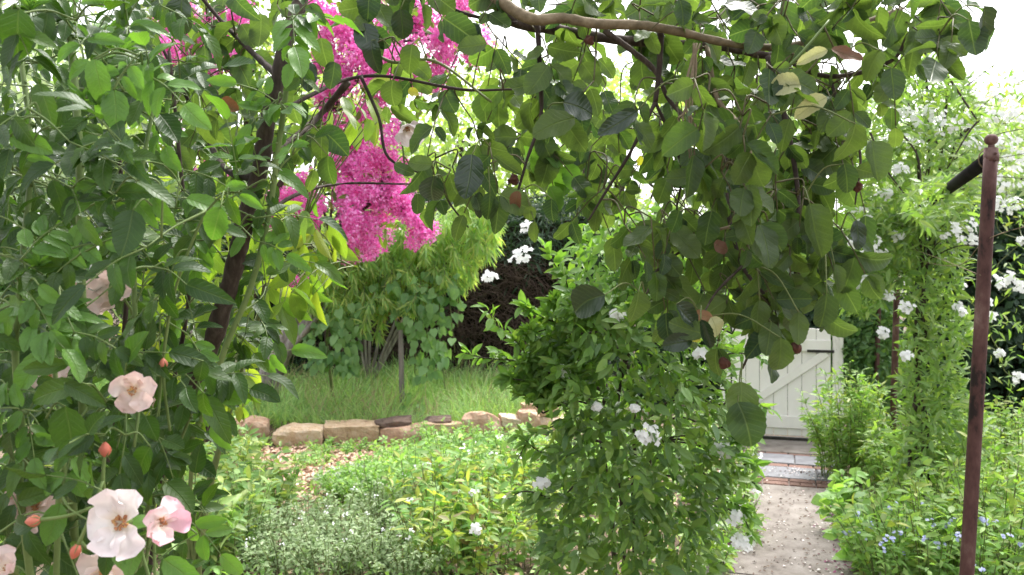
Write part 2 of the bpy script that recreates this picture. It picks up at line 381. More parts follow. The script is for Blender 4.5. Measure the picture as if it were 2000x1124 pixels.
def joined(name, tmpls, pos, R, scl, mat, parent=None, base=(0, 0, 0), kind='stuff', smooth=True, shade=None):
    """all leaves of a kind in one mesh"""
    N = len(pos)
    if N == 0:
        return None
    which = rng.integers(0, len(tmpls), N)
    VV, FF, UU, off = [], [], [], 0
    scl = np.asarray(scl, float)
    if scl.ndim == 1:
        scl = np.repeat(scl[:, None], 3, 1)
    for k, (tv, tf, tu) in enumerate(tmpls):
        idx = np.nonzero(which == k)[0]
        if len(idx) == 0:
            continue
        v = np.einsum('nij,nmj->nmi', R[idx], tv[None] * scl[idx][:, None, :]) + pos[idx][:, None, :]
        m = len(tv)
        f = tf[None] + (np.arange(len(idx)) * m)[:, None, None] + off
        VV.append(v.reshape(-1, 3)); FF.append(f.reshape(-1, 4)); UU.append(np.tile(tu[tf.ravel()], (len(idx), 1)))
        off += len(idx) * m
    V = np.vstack(VV) - np.array(base); F = np.vstack(FF); U = np.vstack(UU)
    me = bpy.data.meshes.new(name)
    me.vertices.add(len(V)); me.vertices.foreach_set('co', V.astype(np.float32).ravel())
    me.loops.add(F.size); me.loops.foreach_set('vertex_index', F.astype(np.int32).ravel())
    me.polygons.add(len(F)); me.polygons.foreach_set('loop_start', np.arange(0, F.size, 4, dtype=np.int32))
    me.polygons.foreach_set('use_smooth', np.full(len(F), smooth))
    uvl = me.uv_layers.new(name='UVMap'); uvl.data.foreach_set('uv', U.astype(np.float32).ravel())
    me.update(calc_edges=True)
    me.materials.append(mat)
    o = bpy.data.objects.new(name, me)
    col.objects.link(o)
    if parent is not None: o.parent = parent
    if kind: o['kind'] = kind
    return o

_tm = {}
def tmesh(name, key, k, mat):
    q = (key, k, mat.name)
    if q not in _tm:
        tv, tf, tu = T[key][k]
        me = bpy.data.meshes.new(name)
        me.from_pydata(tv.tolist(), [], tf.tolist())
        uvl = me.uv_layers.new(name='UVMap'); uvl.data.foreach_set('uv', tu[tf.ravel()].astype(np.float32).ravel())
        me.polygons.foreach_set('use_smooth', [True] * len(me.polygons))
        me.materials.append(mat)
        _tm[q] = me
    return _tm[q]

def one(name, key, k, pos, R, s, mat, parent, base=(0, 0, 0)):
    o = bpy.data.objects.new(name, tmesh(name, key, k, mat))
    col.objects.link(o)
    s = np.broadcast_to(np.asarray(s, float), (3,))
    Mx = Matrix.Identity(4)
    for i in range(3):
        for j in range(3):
            Mx[i][j] = float(R[i][j] * s[j])
        Mx[i][3] = float(pos[i] - base[i])
    o.matrix_basis = Mx
    o.parent = parent
    return o

def foliage(parent, base, key, pos, R, scl, mat, nobj, lname='leaf', rest='foliage'):
    """the nobj leaves that show largest become parts of their own, the rest one joined part"""
    pos = np.asarray(pos); scl = np.asarray(scl, float)
    x = pos[:, 0] / np.maximum(pos[:, 1], .1) * FPX + 1000; y = 562 - (pos[:, 2] - CAMH) / np.maximum(pos[:, 1], .1) * FPX
    s1 = scl if scl.ndim == 1 else scl[:, 1]
    vis = (x > -20) & (x < 2020) & (y > -20) & (y < 1144)
    score = np.where(vis, s1 / pos[:, 1] ** 2, -1)
    order = np.argsort(-score)
    a = order[:nobj]; a = a[score[a] > 0]
    b = np.setdiff1d(np.arange(len(pos)), a)
    for i in a:
        one(lname, key, int(rng.integers(0, len(T[key]))), pos[i], R[i], scl[i], mat, parent, base)
    if len(b):
        joined(rest, T[key], pos[b], R[b], scl[b], mat, parent, base)

def in_poly(p, poly):
    poly = np.asarray(poly, float)
    c = np.zeros(len(p), bool)
    j = len(poly) - 1
    for i in range(len(poly)):
        xi, yi = poly[i]; xj, yj = poly[j]
        hit = ((yi > p[:, 1]) != (yj > p[:, 1])) & (p[:, 0] < (xj - xi) * (p[:, 1] - yi) / (yj - yi + 1e-9) + xi)
        c ^= hit
        j = i
    return c

def poly_sample(poly, n):
    poly = np.asarray(poly, float)
    lo, hi = poly.min(0), poly.max(0)
    out = np.zeros((0, 2))
    while len(out) < n:
        q = rng.uniform(lo, hi, (n * 3, 2))
        out = np.vstack([out, q[in_poly(q, poly)]])
    return out[:n]

def unproject(p, d):
    return np.stack([(p[:, 0] - 1000) / FPX * d, d, CAMH - (p[:, 1] - 562) / FPX * d], axis=1)

def rand_dir(n, mean=(0, 0, 0), spread=1.0):
    return norm(np.array(mean)[None] + rng.normal(0, spread, (n, 3)))

# ------------------------------------------------------------------ ground, path
def sstep(a, b, x):
    t = np.clip((x - a) / (b - a), 0, 1)
    return t * t * (3 - 2 * t)

def ground_h(x, y):
    m = 0.20 * sstep(8.25, 10.6, y) * (1 - sstep(0.7, 2.0, x)) + 0.15 * sstep(8.22, 8.36, y) * (1 - sstep(0.6, 1.2, x))
    return m

def GZ(x, y):
    return float(ground_h(np.array(x), np.array(y)))

def make_ground():
    u = np.linspace(-1, 1, 221)
    xs = 60 * np.sinh(3.2 * u) / np.sinh(3.2)
    ys = np.concatenate([np.linspace(-8, 2, 30), np.linspace(2.1, 13, 150), np.linspace(13.3, 25, 40), np.linspace(27, 120, 30)])
    X, Y = np.meshgrid(xs, ys)
    Z = ground_h(X, Y)
    d = np.abs((X - 1.58) - 0.335 * (Y - 4.58) )
    bump = 0.018 * (np.sin(X * 3.1 + Y * 1.3) * np.sin(Y * 2.7 - X) + rng.normal(0, .5, X.shape))
    Z = Z + bump * sstep(0.6, 0.9, d) - 0.03
    V = np.stack([X, Y, Z], -1).reshape(-1, 3)
    a, b = X.shape
    i = np.arange(a * b).reshape(a, b)
    F = np.stack([i[:-1, :-1], i[:-1, 1:], i[1:, 1:], i[1:, :-1]], -1).reshape(-1, 4)
    me = bpy.data.meshes.new('ground')
    me.from_pydata(V.tolist(), [], F.tolist())
    me.polygons.foreach_set('use_smooth', [True] * len(me.polygons))
    me.materials.append(M['soil'])
    o = bpy.data.objects.new('ground', me); col.objects.link(o)
    tag(o, kind='structure')
make_ground()

PD = np.array([0.3176, 0.9482, 0.0]); PR = np.array([0.9482, -0.3176, 0.0])       # along and across the path
PC = np.array([1.60, 4.58, 0.0])                                                   # a point on its centre line
def on_path(s, t, z=0.0):
    return PC + PD * s + PR * t + np.array([0, 0, z])
PRM = np.stack([PR, PD, np.array([0, 0, 1.0])], axis=1)

path = MB()
path.box(on_path(-0.6, 0, -0.035), (0.86, 8.4, 0.05), PRM)
patho = path.build('path', M['concrete'], smooth=False)
tag(patho, kind='structure')
def path_piece(name, s0, s1, t0, t1, z, mat, jit=0.003):
    b = bmesh.new()
    bmesh.ops.create_cube(b, size=1)
    sx, sy, sz = t1 - t0, s1 - s0, 0.05
    for v in b.verts:
        v.co = Vector((v.co.x * sx, v.co.y * sy, v.co.z * sz))
    bmesh.ops.bevel(b, geom=b.edges[:], offset=0.006, segments=2, affect='EDGES')
    me = bpy.data.meshes.new(name); b.to_mesh(me); b.free()
    me.materials.append(mat)
    o = bpy.data.objects.new(name, me); col.objects.link(o)
    c = on_path((s0 + s1) / 2, (t0 + t1) / 2, z - 0.025 + random.uniform(-jit, jit))
    o.location = c; o.rotation_euler = (random.uniform(-.004, .004), random.uniform(-.004, .004), math.atan2(PR[1], PR[0]) + random.uniform(-.004, .004))
    o.parent = patho
    return o
# cast slabs nearest the photographer's end, with open joints
cuts = [-4.6, -3.5, -2.4, -1.3, -0.22, 0.86, 1.98]
for a, b in zip(cuts[:-1], cuts[1:]):
    path_piece('slab', a + .003, b - .003, -0.41, 0.41, 0.012, M['concrete'])
# brick and bluestone bands before the gate
def brick_row(s, w=0.11):
    for k in range(4):
        t = -0.41 + k * 0.206
        path_piece('brick', s, s + w, t, t + 0.198, 0.012, M['brick'])
brick_row(1.99); brick_row(2.105)
path_piece('paver', 2.225, 2.66, -0.30, 0.22, 0.018, M['bluestone']); path_piece('paver', 2.225, 2.66, 0.228, 0.41, 0.014, M['bluestone'])
brick_row(2.672, 0.12)
path_piece('paver', 2.80, 3.2, -0.41, 0.05, 0.016, M['bluestone']); path_piece('paver', 2.80, 3.2, 0.058, 0.41, 0.017, M['bluestone'])
brick_row(3.21, 0.1)
path_piece('slab', 3.32, 4.15, -0.50, 0.60, 0.013, M['concrete'])
# kerb along the left edge
for k in range(8):
    s = -3.2 + k * 0.62
    b = MB(); b.box((0, 0, 0), (0.07, 0.60, 0.20))
    o = b.build('kerb_stone', M['kerb'], patho, smooth=False)
    o.location = on_path(s, -0.475, 0.01); o.rotation_euler = (0, random.uniform(-.03, .03), math.atan2(PR[1], PR[0]) + random.uniform(-.02, .02))
    b = MB(); b.box((0, 0, 0), (0.06, 0.60, 0.16))
    o = b.build('kerb_stone', M['kerb'], patho, smooth=False)
    o.location = on_path(s, 0.47, -0.02); o.rotation_euler = (0, random.uniform(-.03, .03), math.atan2(PR[1], PR[0]) + random.uniform(-.02, .02))

# ------------------------------------------------------------------ gate
def gate():
    G = on_path(4.02, -0.07, 0.0)
    G[2] = 0.0
    g = thing('garden_gate', 'white painted board gate with diagonal brace at the end of the path', 'gate', G)
    g.rotation_euler = (0, 0, math.atan2(PR[1], PR[0]))
    W = 0.98; nb = 7; bw = W / nb
    def local(name, c, size, mat, rot=None, bev=0.004, parent=g):
        b = bmesh.new(); bmesh.ops.create_cube(b, size=1)
        for v in b.verts: v.co = Vector((v.co.x * size[0], v.co.y * size[1], v.co.z * size[2]))
        bmesh.ops.bevel(b, geom=b.edges[:], offset=bev, segments=1, affect='EDGES')
        me = bpy.data.meshes.new(name); b.to_mesh(me); b.free(); me.materials.append(mat)
        o = bpy.data.objects.new(name, me); col.objects.link(o); o.location = c
        if rot: o.rotation_euler = rot
        o.parent = parent
        return o
    for k in range(nb):
        xc = -W / 2 + (k + .5) * bw
        top = 1.12 + random.uniform(-.004, .004)
        local('board', (xc, random.uniform(-.002, .002), 0.055 + top / 2), (bw - 0.004, 0.022, top - 0.0), M['white_paint'])
    local('rail', (0, -0.024, 0.20), (W, 0.024, 0.13), M['white_paint'])
    local('rail', (0, -0.024, 1.00), (W, 0.024, 0.12), M['white_paint'])
    L = math.hypot(0.9, 0.66)
    local('brace', (0.0, -0.0235, 0.60), (L, 0.023, 0.085), M['white_paint'], (0, -math.atan2(0.66, 0.9), 0))
    local('sill', (0, 0.0, 0.022), (W + .1, 0.10, 0.035), M['iron'])
    lb = local('letter_box', (0.02, -0.095, 1.18), (0.34, 0.12, 0.30), M['white_paint'], bev=0.006)
    m = MB()
    m.add(np.array([[-.19, -.09, .15], [.19, -.09, .15], [.19, .07, .15], [-.19, .07, .15], [0, -.09, .27], [0, .07, .27]]), [(0, 1, 4), (2, 3, 5), (1, 2, 5, 4), (3, 0, 4, 5), (0, 3, 2, 1)])
    m.build('lid', M['white_paint'], lb, smooth=False)
    local('slot', (0, -0.062, 0.06), (0.22, 0.006, 0.02), M['iron'], parent=lb, bev=0.001)
    for z in (0.945,):
        local('hinge', (W / 2 - 0.10, -0.040, z), (0.26, 0.006, 0.028), M['iron'], bev=0.001)
    for sx in (-1, 1):
        p = local('gate_post', (sx * (W / 2 + 0.07), 0.02, 0.58), (0.10, 0.10, 1.16), M['white_paint'], bev=0.008)
        local('post_cap', (0, 0, 0.595), (0.12, 0.12, 0.03), M['iron'], parent=p)
gate()

# ------------------------------------------------------------------ pergola of rusty pipe
def pergola():
    posts = [((P(1885, 1180, 3.1)), P(1936, 290, 3.1)), (P(1744, 835, 6.6), P(1756, 432, 6.6)), (P(1712, 740, 8.2), P(1719, 470, 8.2))]
    base = np.array([posts[0][0][0], posts[0][0][1], 0.0])
    g = thing('pergola', 'rusty brown pipe pergola with black top rail beside the path', 'pergola', base)
    for k, (a, b) in enumerate(posts):
        d = (b - a) / (b[2] - a[2])
        foot = a + d * (-0.25 - a[2])
        m = MB()
        m.tube(np.linspace(foot, b, 16), 0.026, 0.025, 14)
        po = m.build('post', M['rust'], g, base)
        m = MB()     # collar and ball cap
        m.tube(np.array([b + d * t for t in (0, .012)]), 0.012, 0.012, 10)
        t = np.linspace(0, math.pi, 9)
        prof = [(0.024 * math.sin(q) + 0.0006, 0.033 - 0.022 * math.cos(q)) for q in t]
        ang = np.arange(12) * 2 * math.pi / 12
        V = np.array([[b[0] + r * math.cos(w), b[1] + r * math.sin(w), b[2] + z] for r, z in prof for w in ang])
        F = [(i * 12 + j, i * 12 + (j + 1) % 12, (i + 1) * 12 + (j + 1) % 12, (i + 1) * 12 + j) for i in range(8) for j in range(12)]
        m.add(V, F)
        c = m.build('cap', M['rust'], po, base)
    b0 = posts[0][1]
    m = MB(); m.tube(np.array([b0 + np.array([0, 0, -.052]), b0 + np.array([0, 0, -.020])]), .0272, .0272, 14)
    m.build('clamp', M['rust'], g, base)
    for z in (-.05, -.024):
        m = MB(); m.tube(np.array([b0 + np.array([-.002, -.026, z]), b0 + np.array([-.002, -.036, z])]), .0055, .005, 6); m.build('bolt', M['rust'], g, base)
    # black rail from post to post
    top = [p[1] + np.array([0, 0, -0.035]) for p in posts]
    for a, b in zip(top[:-1], top[1:]):
        m = MB()
        d = norm(b - a)
        m.tube(np.linspace(a + d * .028, b - d * .03, 6), 0.029, 0.029, 10)
        m.build('rail', M['black_beam'], g, base)
    # wire loop at the first post and slack training wires
    m = MB()
    a = np.linspace(0, 2 * math.pi, 15)
    q = top[0] + norm(top[1] - top[0]) * 0.05
    m.tube(np.stack([q[0] + .040 * np.cos(a), np.full(15, q[1]), q[2] + .040 * np.sin(a)], 1), 0.0025, sides=5)
    m.build('tie', M['bark_pale'], g, base)
    m = MB()
    m.tube(smooth_line([P(1745, 475, 6.5), P(1820, 500, 4.8), P(1915, 538, 3.07)], 8), 0.002, sides=4)
    m.tube(smooth_line([P(1755, 500, 6.5), P(1860, 520, 4.4), P(1925, 470, 3.13), P(2010, 440, 3.0)], 8), 0.0018, sides=4)
    m.build('wire', M['bark_pale'], g, base)
    return g
pergola()

# ------------------------------------------------------------------ stone edging
def stone_mesh(w, d, h, seed):
    """a quarried block: a box split by rough planes, then weathered"""
    r = np.random.default_rng(seed)
    b = bmesh.new()
    bmesh.ops.create_cube(b, size=2)
    bmesh.ops.subdivide_edges(b, edges=b.edges[:], cuts=5, use_grid_fill=True)
    planes = []
    for k in range(13):
        nn = norm(r.normal(0, 1, 3) * np.array([1, 1, 1.1]))
        planes.append((nn, np.abs(nn).sum() * r.uniform(.62, .86)))
    V = np.array([v.co[:] for v in b.verts])
    V[:, 2] += .16 * V[:, 0] * r.uniform(-1, 1) * (V[:, 2] > 0) - .10 * r.uniform(0, 1) * (np.abs(V[:, 0]) > .8) * np.sign(V[:, 2])
    for nn, o in planes:
        k = V @ nn - o
        V = V - np.where(k[:, None] > 0, k[:, None] * nn[None], 0)
    ph = r.uniform(0, 6, 6)
    dsp = .035 * (np.sin(V[:, 0] * 5 + ph[0]) * np.sin(V[:, 2] * 4 + ph[1]) + np.sin(V[:, 1] * 6 + ph[2] + V[:, 0] * 3)) + r.normal(0, .02, len(V))
    V = V * (1 + dsp[:, None])
    V = V * np.array([w, d, h]) / 2
    for v, q in zip(b.verts, V): v.co = q
    me = bpy.data.meshes.new('stone'); b.to_mesh(me); b.free()
    return me

def edging():
    base = (PX(760, 8.3), 8.3, 0)
    g = thing('stone_edging', 'row of tan sandstone blocks edging the raised grass', 'stone edging', base)
    spec = [(395, 470, 826, 866, 'stone', 0), (472, 524, 822, 862, 'stone_pink', .02), (536, 628, 838, 880, 'stone', -.10), (638, 742, 826, 868, 'stone', 0.04),
            (735, 803, 821, 840, 'stone_dark', .08), (742, 829, 838, 872, 'stone_pink', 0), (828, 880, 817, 834, 'stone_dark', .10), (826, 907, 831, 868, 'stone', 0.02),
            (906, 980, 814, 866, 'stone_pink', 0), (976, 1014, 815, 832, 'stone', .06), (978, 1018, 831, 862, 'stone', .02), (1010, 1052, 806, 850, 'stone_pink', .08),
            (1020, 1092, 792, 816, 'stone', .22), (1046, 1112, 815, 856, 'stone', .16), (320, 398, 824, 864, 'stone_pink', .0)]
    for i, (x0, x1, y0, y1, mt, dz) in enumerate(spec):
        d = 8.28 + dz
        w = (x1 - x0) / FPX * d * 1.03; h = (y1 - y0) / FPX * d * 1.25; d += random.uniform(-.03, .03)
        me = stone_mesh(w, random.uniform(.22, .34), h, i + 5)
        me.materials.append(M[mt])
        o = bpy.data.objects.new('stone', me); col.objects.link(o)
        c = P((x0 + x1) / 2, (y0 + y1) / 2, d)
        o.location = (c[0] - base[0], c[1] - base[1], c[2] + .01)
        o.rotation_euler = (random.uniform(-.08, .08), random.uniform(-.05, .05) - (.12 if mt == 'stone_dark' else 0), random.uniform(-.22, .22))
        o.parent = g
edging()

# ------------------------------------------------------------------ far trees, hedges
def tree(name, label, x, y, h, rx, rz, zc, nleaf, size, mat, bark, ncl=26, group=None, key='far', seed=0, ry=None, puff=0.30):
    r = np.random.default_rng(seed)
    ry = ry or rx
    z0 = GZ(x, y) - 0.05
    base = np.array([x, y, z0])
    t = thing(name, label, 'tree', base, group)
    c = norm(r.normal(0, 1, (ncl, 3))) * (r.uniform(0.25, 1.0, (ncl, 1)) ** 0.45)
    c = c * np.array([rx, ry, rz]) + np.array([x, y, zc])
    m = MB()
    topz = zc + rz * 0.3
    tr = np.array([[x, y, z0], [x + r.uniform(-.1, .1), y, z0 + (topz - z0) * .35], [x + r.uniform(-.2, .2), y + r.uniform(-.2, .2), z0 + (topz - z0) * .7], [x + r.uniform(-.3, .3), y, topz]])
    tl = smooth_line(tr, 5)
    m.tube(tl, 0.035 * h ** 0.8, 0.012 * h ** .8, 7, .06)
    for q in c:
        k = tl[int(r.integers(len(tl) // 3, len(tl)))]
        mid = (k + q) / 2 + r.normal(0, .12, 3) + np.array([0, 0, -.1 * rx])
        m.tube(smooth_line([k, mid, q], 4), 0.010 * h ** .8, 0.003, 4)
    m.build('trunk', bark, t, base)
    k = r.integers(0, ncl, nleaf)
    sp = rx * puff * r.uniform(.7, 1.3, ncl)
    p = c[k] + norm(r.normal(0, 1, (nleaf, 3))) * (sp[k][:, None] * r.uniform(0, 1.15, (nleaf, 1)) ** .5) * np.array([1, 1, .8])
    d = norm(r.normal(0, 1, (nleaf, 3)) + np.array([0, 0, -.4]))
    n = norm(r.normal(0, .7, (nleaf, 3)) + np.array([0, -.2, .8]))
    joined('crown', T[key], p, frames(d, n), size * r.uniform(.7, 1.3, nleaf), mat, t, base)
    return t

tree('broadleaf_tree', 'pale green broadleaf tree rising behind the conifer hedge', -0.9, 17.5, 7.0, 3.0, 2.6, 4.0, 9500, .17, M['far_light'], M['bark_dark'], 34, seed=1)
tree('broadleaf_tree', 'light green tree with airy crown behind the dark recess of the hedge', 2.6, 19.0, 7.5, 2.9, 2.8, 4.0, 8500, .17, M['far_light'], M['bark_dark'], 32, seed=2)
tree('broadleaf_tree', 'tall yellow green tree behind the pink crepe myrtle', -5.2, 16.0, 7.5, 3.2, 3.0, 4.3, 7000, .17, M['far_light'], M['bark_dark'], 34, seed=3)
tree('broadleaf_tree', 'grey green tree beyond the rose thicket', -9.5, 14.5, 7.0, 3.2, 3.2, 3.8, 7000, .17, M['far_grey'], M['bark_dark'], 34, seed=4)
tree('broadleaf_tree', 'grey green tree standing beyond the white gate', 5.6, 16.5, 6.0, 2.4, 2.2, 3.2, 6500, .16, M['far_grey'], M['bark_dark'], 28, seed=5)
tree('blossom_tree', 'airy grey leaved tree with white blossom behind the dark green hedge', 8.9, 14.0, 5.4, 2.5, 1.6, 3.1, 9000, .12, M['far_grey'], M['bark_dark'], 30, seed=6, puff=.36)
tree('wispy_tree', 'wispy grey green tree behind the jasmine column', 6.9, 13.2, 5.2, 1.9, 1.5, 3.2, 6500, .11, M['far_grey'], M['bark_dark'], 26, seed=8, puff=.36)
tree('broadleaf_tree', 'distant pale tree beyond the blossom tree', 14.0, 22.0, 7.5, 3.4, 2.6, 3.6, 4500, .2, M['far_grey'], M['bark_dark'], 30, seed=7)

def hedge(name, label, x0, x1, y0, y1, ztop, n, size, mat, key='needle', z0=0.0, seed=0, recess=None, group=None, corein=0.3):
    r = np.random.default_rng(seed)
    base = np.array([(x0 + x1) / 2, (y0 + y1) / 2, z0])
    t = thing(name, label, 'hedge', base, group)
    # inner twiggy mass
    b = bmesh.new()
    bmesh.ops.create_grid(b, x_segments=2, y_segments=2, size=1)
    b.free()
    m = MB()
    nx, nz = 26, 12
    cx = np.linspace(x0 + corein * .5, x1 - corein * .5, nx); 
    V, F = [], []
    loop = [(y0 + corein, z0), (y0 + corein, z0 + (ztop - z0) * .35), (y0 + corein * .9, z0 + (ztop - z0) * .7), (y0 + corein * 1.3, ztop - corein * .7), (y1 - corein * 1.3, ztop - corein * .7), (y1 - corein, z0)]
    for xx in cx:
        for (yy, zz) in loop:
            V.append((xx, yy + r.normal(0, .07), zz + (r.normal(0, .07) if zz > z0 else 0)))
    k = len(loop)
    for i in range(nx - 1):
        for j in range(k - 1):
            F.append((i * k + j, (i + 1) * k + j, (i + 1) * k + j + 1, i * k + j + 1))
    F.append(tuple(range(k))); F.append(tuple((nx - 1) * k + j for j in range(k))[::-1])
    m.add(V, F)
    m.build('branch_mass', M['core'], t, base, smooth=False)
    # foliage over front, top and ends
    u = r.uniform(0, 1, n)
    H = ztop - z0; D = y1 - y0
    L = x1 - x0
    per = H + D
    w = r.uniform(0, H * 1.0 + D * .8 + .0, n)
    front = w < H
    x = r.uniform(x0, x1, n)
    y = np.where(front, y0, y0 + (w - H)); z = np.where(front, z0 + w, ztop)
    lump = 0.16 * np.sin(x * 2.7 + z * 1.9) + 0.12 * np.sin(x * 5.3 - z * 4.1) + r.normal(0, .09, n)
    y = y + np.where(front, lump, 0); z = z + np.where(front, 0, lump * .9)
    e = r.uniform(0, 1, n) < 0.10
    x = np.where(e, np.where(r.uniform(0, 1, n) < .5, x0, x1) + lump, x); y = np.where(e, r.uniform(y0, y1, n), y); z = np.where(e, r.uniform(z0, ztop, n), z)
    p = np.stack([x, y, z], 1)
    if recess is not None:
        keep = ~recess(p)
        p = p[keep]; front = front[keep]
    nn = len(p)
    nr = np.where(front[:, None], np.array([[0, -1, .3]]), np.array([[0, -.2, 1.0]])) + r.normal(0, .5, (nn, 3))
    d = norm(r.normal(0, .8, (nn, 3)) + np.array([0, -.5, -.2]))
    joined('foliage', T[key], p, frames(d, norm(nr)), size * r.uniform(.6, 1.4, nn), mat, t, base)
    return t, base

def rec(p):
    q = np.stack([p[:, 0] / p[:, 1] * FPX + 1000, 562 - (p[:, 2] - CAMH) / p[:, 1] * FPX], 1)
    return in_poly(q, [(640, 640), (880, 600), (900, 545), (960, 505), (1110, 525), (1110, 640), (1010, 700), (1020, 800), (600, 800)]) & (rng.uniform(0, 1, len(p)) < .93)
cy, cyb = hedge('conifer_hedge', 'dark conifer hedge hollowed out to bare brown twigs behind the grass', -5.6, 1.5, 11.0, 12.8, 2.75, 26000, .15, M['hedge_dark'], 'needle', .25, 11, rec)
# bare dead twigs inside the hollow
def dead_twigs():
    m = MB()
    for i in range(1900):
        c = poly_sample([(650, 640), (880, 600), (900, 545), (960, 505), (1110, 525), (1110, 650), (1010, 700), (1010, 775), (620, 775)], 1)[0]
        d = random.uniform(10.75, 11.25)
        a = P(c[0], c[1], d)
        dr = norm(np.array([random.gauss(0, .9), random.gauss(0, .35), random.gauss(-.15, .55)]))
        L = random.uniform(.2, .55)
        mid = a + dr * L * .5 + np.array([0, 0, random.uniform(-.03, .09)])
        m.tube(np.array([a, mid, a + dr * L + np.array([0, 0, -.08])]), random.uniform(.004, .009), .0025, 3)
    o = m.build('dead_twigs', M['twig_dead'], cy, cyb)
    o['kind'] = 'stuff'
dead_twigs()
for sx, sy in ((-2.6, 11.15), (-1.4, 11.1), (-0.75, 11.05), (0.35, 11.2)):
    m = MB(); q = GZ(sx, sy) - .05
    m.tube(smooth_line([(sx, sy, q), (sx + .05, sy, q + .5), (sx - .05, sy + .1, 1.9)], 5), .07, .04, 7, .1)
    m.build('trunk', M['twig_dead'], cy, cyb)

hedge('clipped_hedge', 'clipped dark green hedge beyond the rusty post', 4.9, 9.5, 9.2, 10.6, 2.32, 17000, .12, M['hedge_dark'], 'far', 0, 12)
hedge('boundary_hedge', 'dark evergreen hedge beyond the white gate', 1.7, 5.2, 11.2, 12.4, 2.1, 9000, .12, M['hedge_dark'], 'far', 0, 13)
hedge('boundary_hedge', 'mid green hedge glimpsed behind the rose thicket', -10.5, -5.8, 9.6, 11.0, 2.0, 12000, .13, M['dark_shrub'], 'far', 0, 14)

# ------------------------------------------------------------------ shrubs with pixel-shaped outlines at their own depth
def mound(name, label, cat, poly, d0, depth, n, key, size, mat, bark, nrm=(0, -.7, .7), dirm=(0, -.3, .2), group=None, nobj=0, nspread=.55, dspread=.7, stems=8, base=None, thick=None, extra=None, rest='foliage'):
    """a shrub whose body fills the outline, bulging towards the viewer and as deep as it is wide"""
    pl = np.asarray(poly, float)
    p = poly_sample(pl, n)
    cen = pl.mean(0); ext = (pl.max(0) - pl.min(0)) / 2
    rr = np.clip(np.abs((p[:, 0] - cen[0]) / ext[0]), 0, 1)
    bulge = np.sqrt(np.maximum(0, 1 - rr ** 2))
    d = d0 - depth * .5 * bulge * rng.uniform(-1.0, 1.0, n) ** 1 + rng.normal(0, .03, n)
    back = rng.uniform(0, 1, n) < .7
    d = np.where(back, d0 - depth * .5 * bulge * rng.uniform(.45, 1.05, n), d)
    pos = unproject(p, d)
    pos[:, 2] = np.maximum(pos[:, 2], ground_h(pos[:, 0], pos[:, 1]) + .02)
    if base is None:
        bx = PX(cen[0], d0); base = np.array([bx, d0, GZ(bx, d0) - .02])
    t = thing(name, label, cat, base, group)
    nr = rand_dir(n, nrm, nspread); dd = rand_dir(n, dirm, dspread)
    s = size * rng.uniform(.65, 1.3, n)
    R = frames(dd, nr)
    m = MB()
    for i in range(stems):
        k = pos[int(rng.integers(0, n))]
        mid = base * .5 + k * .5 + rng.normal(0, .06, 3)
        mid[0] = base[0] * .6 + k[0] * .4
        m.tube(smooth_line([base + np.array([rng.normal(0, .04), rng.normal(0, .04), 0]), mid, k], 5), .010 if bark is M['stem'] else .016, .003, 5)
    if stems: m.build('stem', bark, t, base)
    foliage(t, base, key, pos, R, s, mat, nobj, rest=rest)
    return t, base, pos

# grey leaning dead tree on the raised grass
def old_tree():
    b = P(512, 790, 9.4); b[2] = GZ(b[0], b[1]) - .05
    t = thing('old_tree', 'weathered grey forked trunk leaning over the raised grass', 'tree', b)
    m = MB()
    m.tube(smooth_line([b, P(528, 735, 9.4), P(552, 680, 9.4), P(572, 640, 9.4), P(556, 600, 9.45), P(540, 540, 9.5)], 6), .17, .07, 12, .06)
    m.build('trunk', M['bark_grey'], t, b)
    m = MB(); m.tube(smooth_line([P(545, 715, 9.35), P(572, 668, 9.3), P(622, 606, 9.3), P(665, 545, 9.4), P(720, 470, 9.6)], 6), .085, .04, 10, .06)
    m.build('limb', M['bark_grey'], t, b)
    m = MB(); m.tube(smooth_line([P(562, 690, 9.3), P(600, 645, 9.2), P(650, 585, 9.2)], 6), .045, .02, 8, .06)
    m.build('limb', M['bark_grey'], t, b)
    m = MB(); m.tube(smooth_line([P(505, 790, 9.3), P(470, 735, 9.2), P(430, 690, 9.2), P(370, 640, 9.2)], 6), .11, .04, 10, .08)
    m.build('limb', M['bark_grey'], t, b)
old_tree()

# wooden stake
m = MB(); m.tube([P(785, 800, 9.2), P(784, 720, 9.2), P(782, 645, 9.2)], .032, .030, 8)
o = m.build('wooden_stake', M['stake'], None)
tag(o, 'thin grey wooden stake standing in the grass under hanging vine', 'stake')

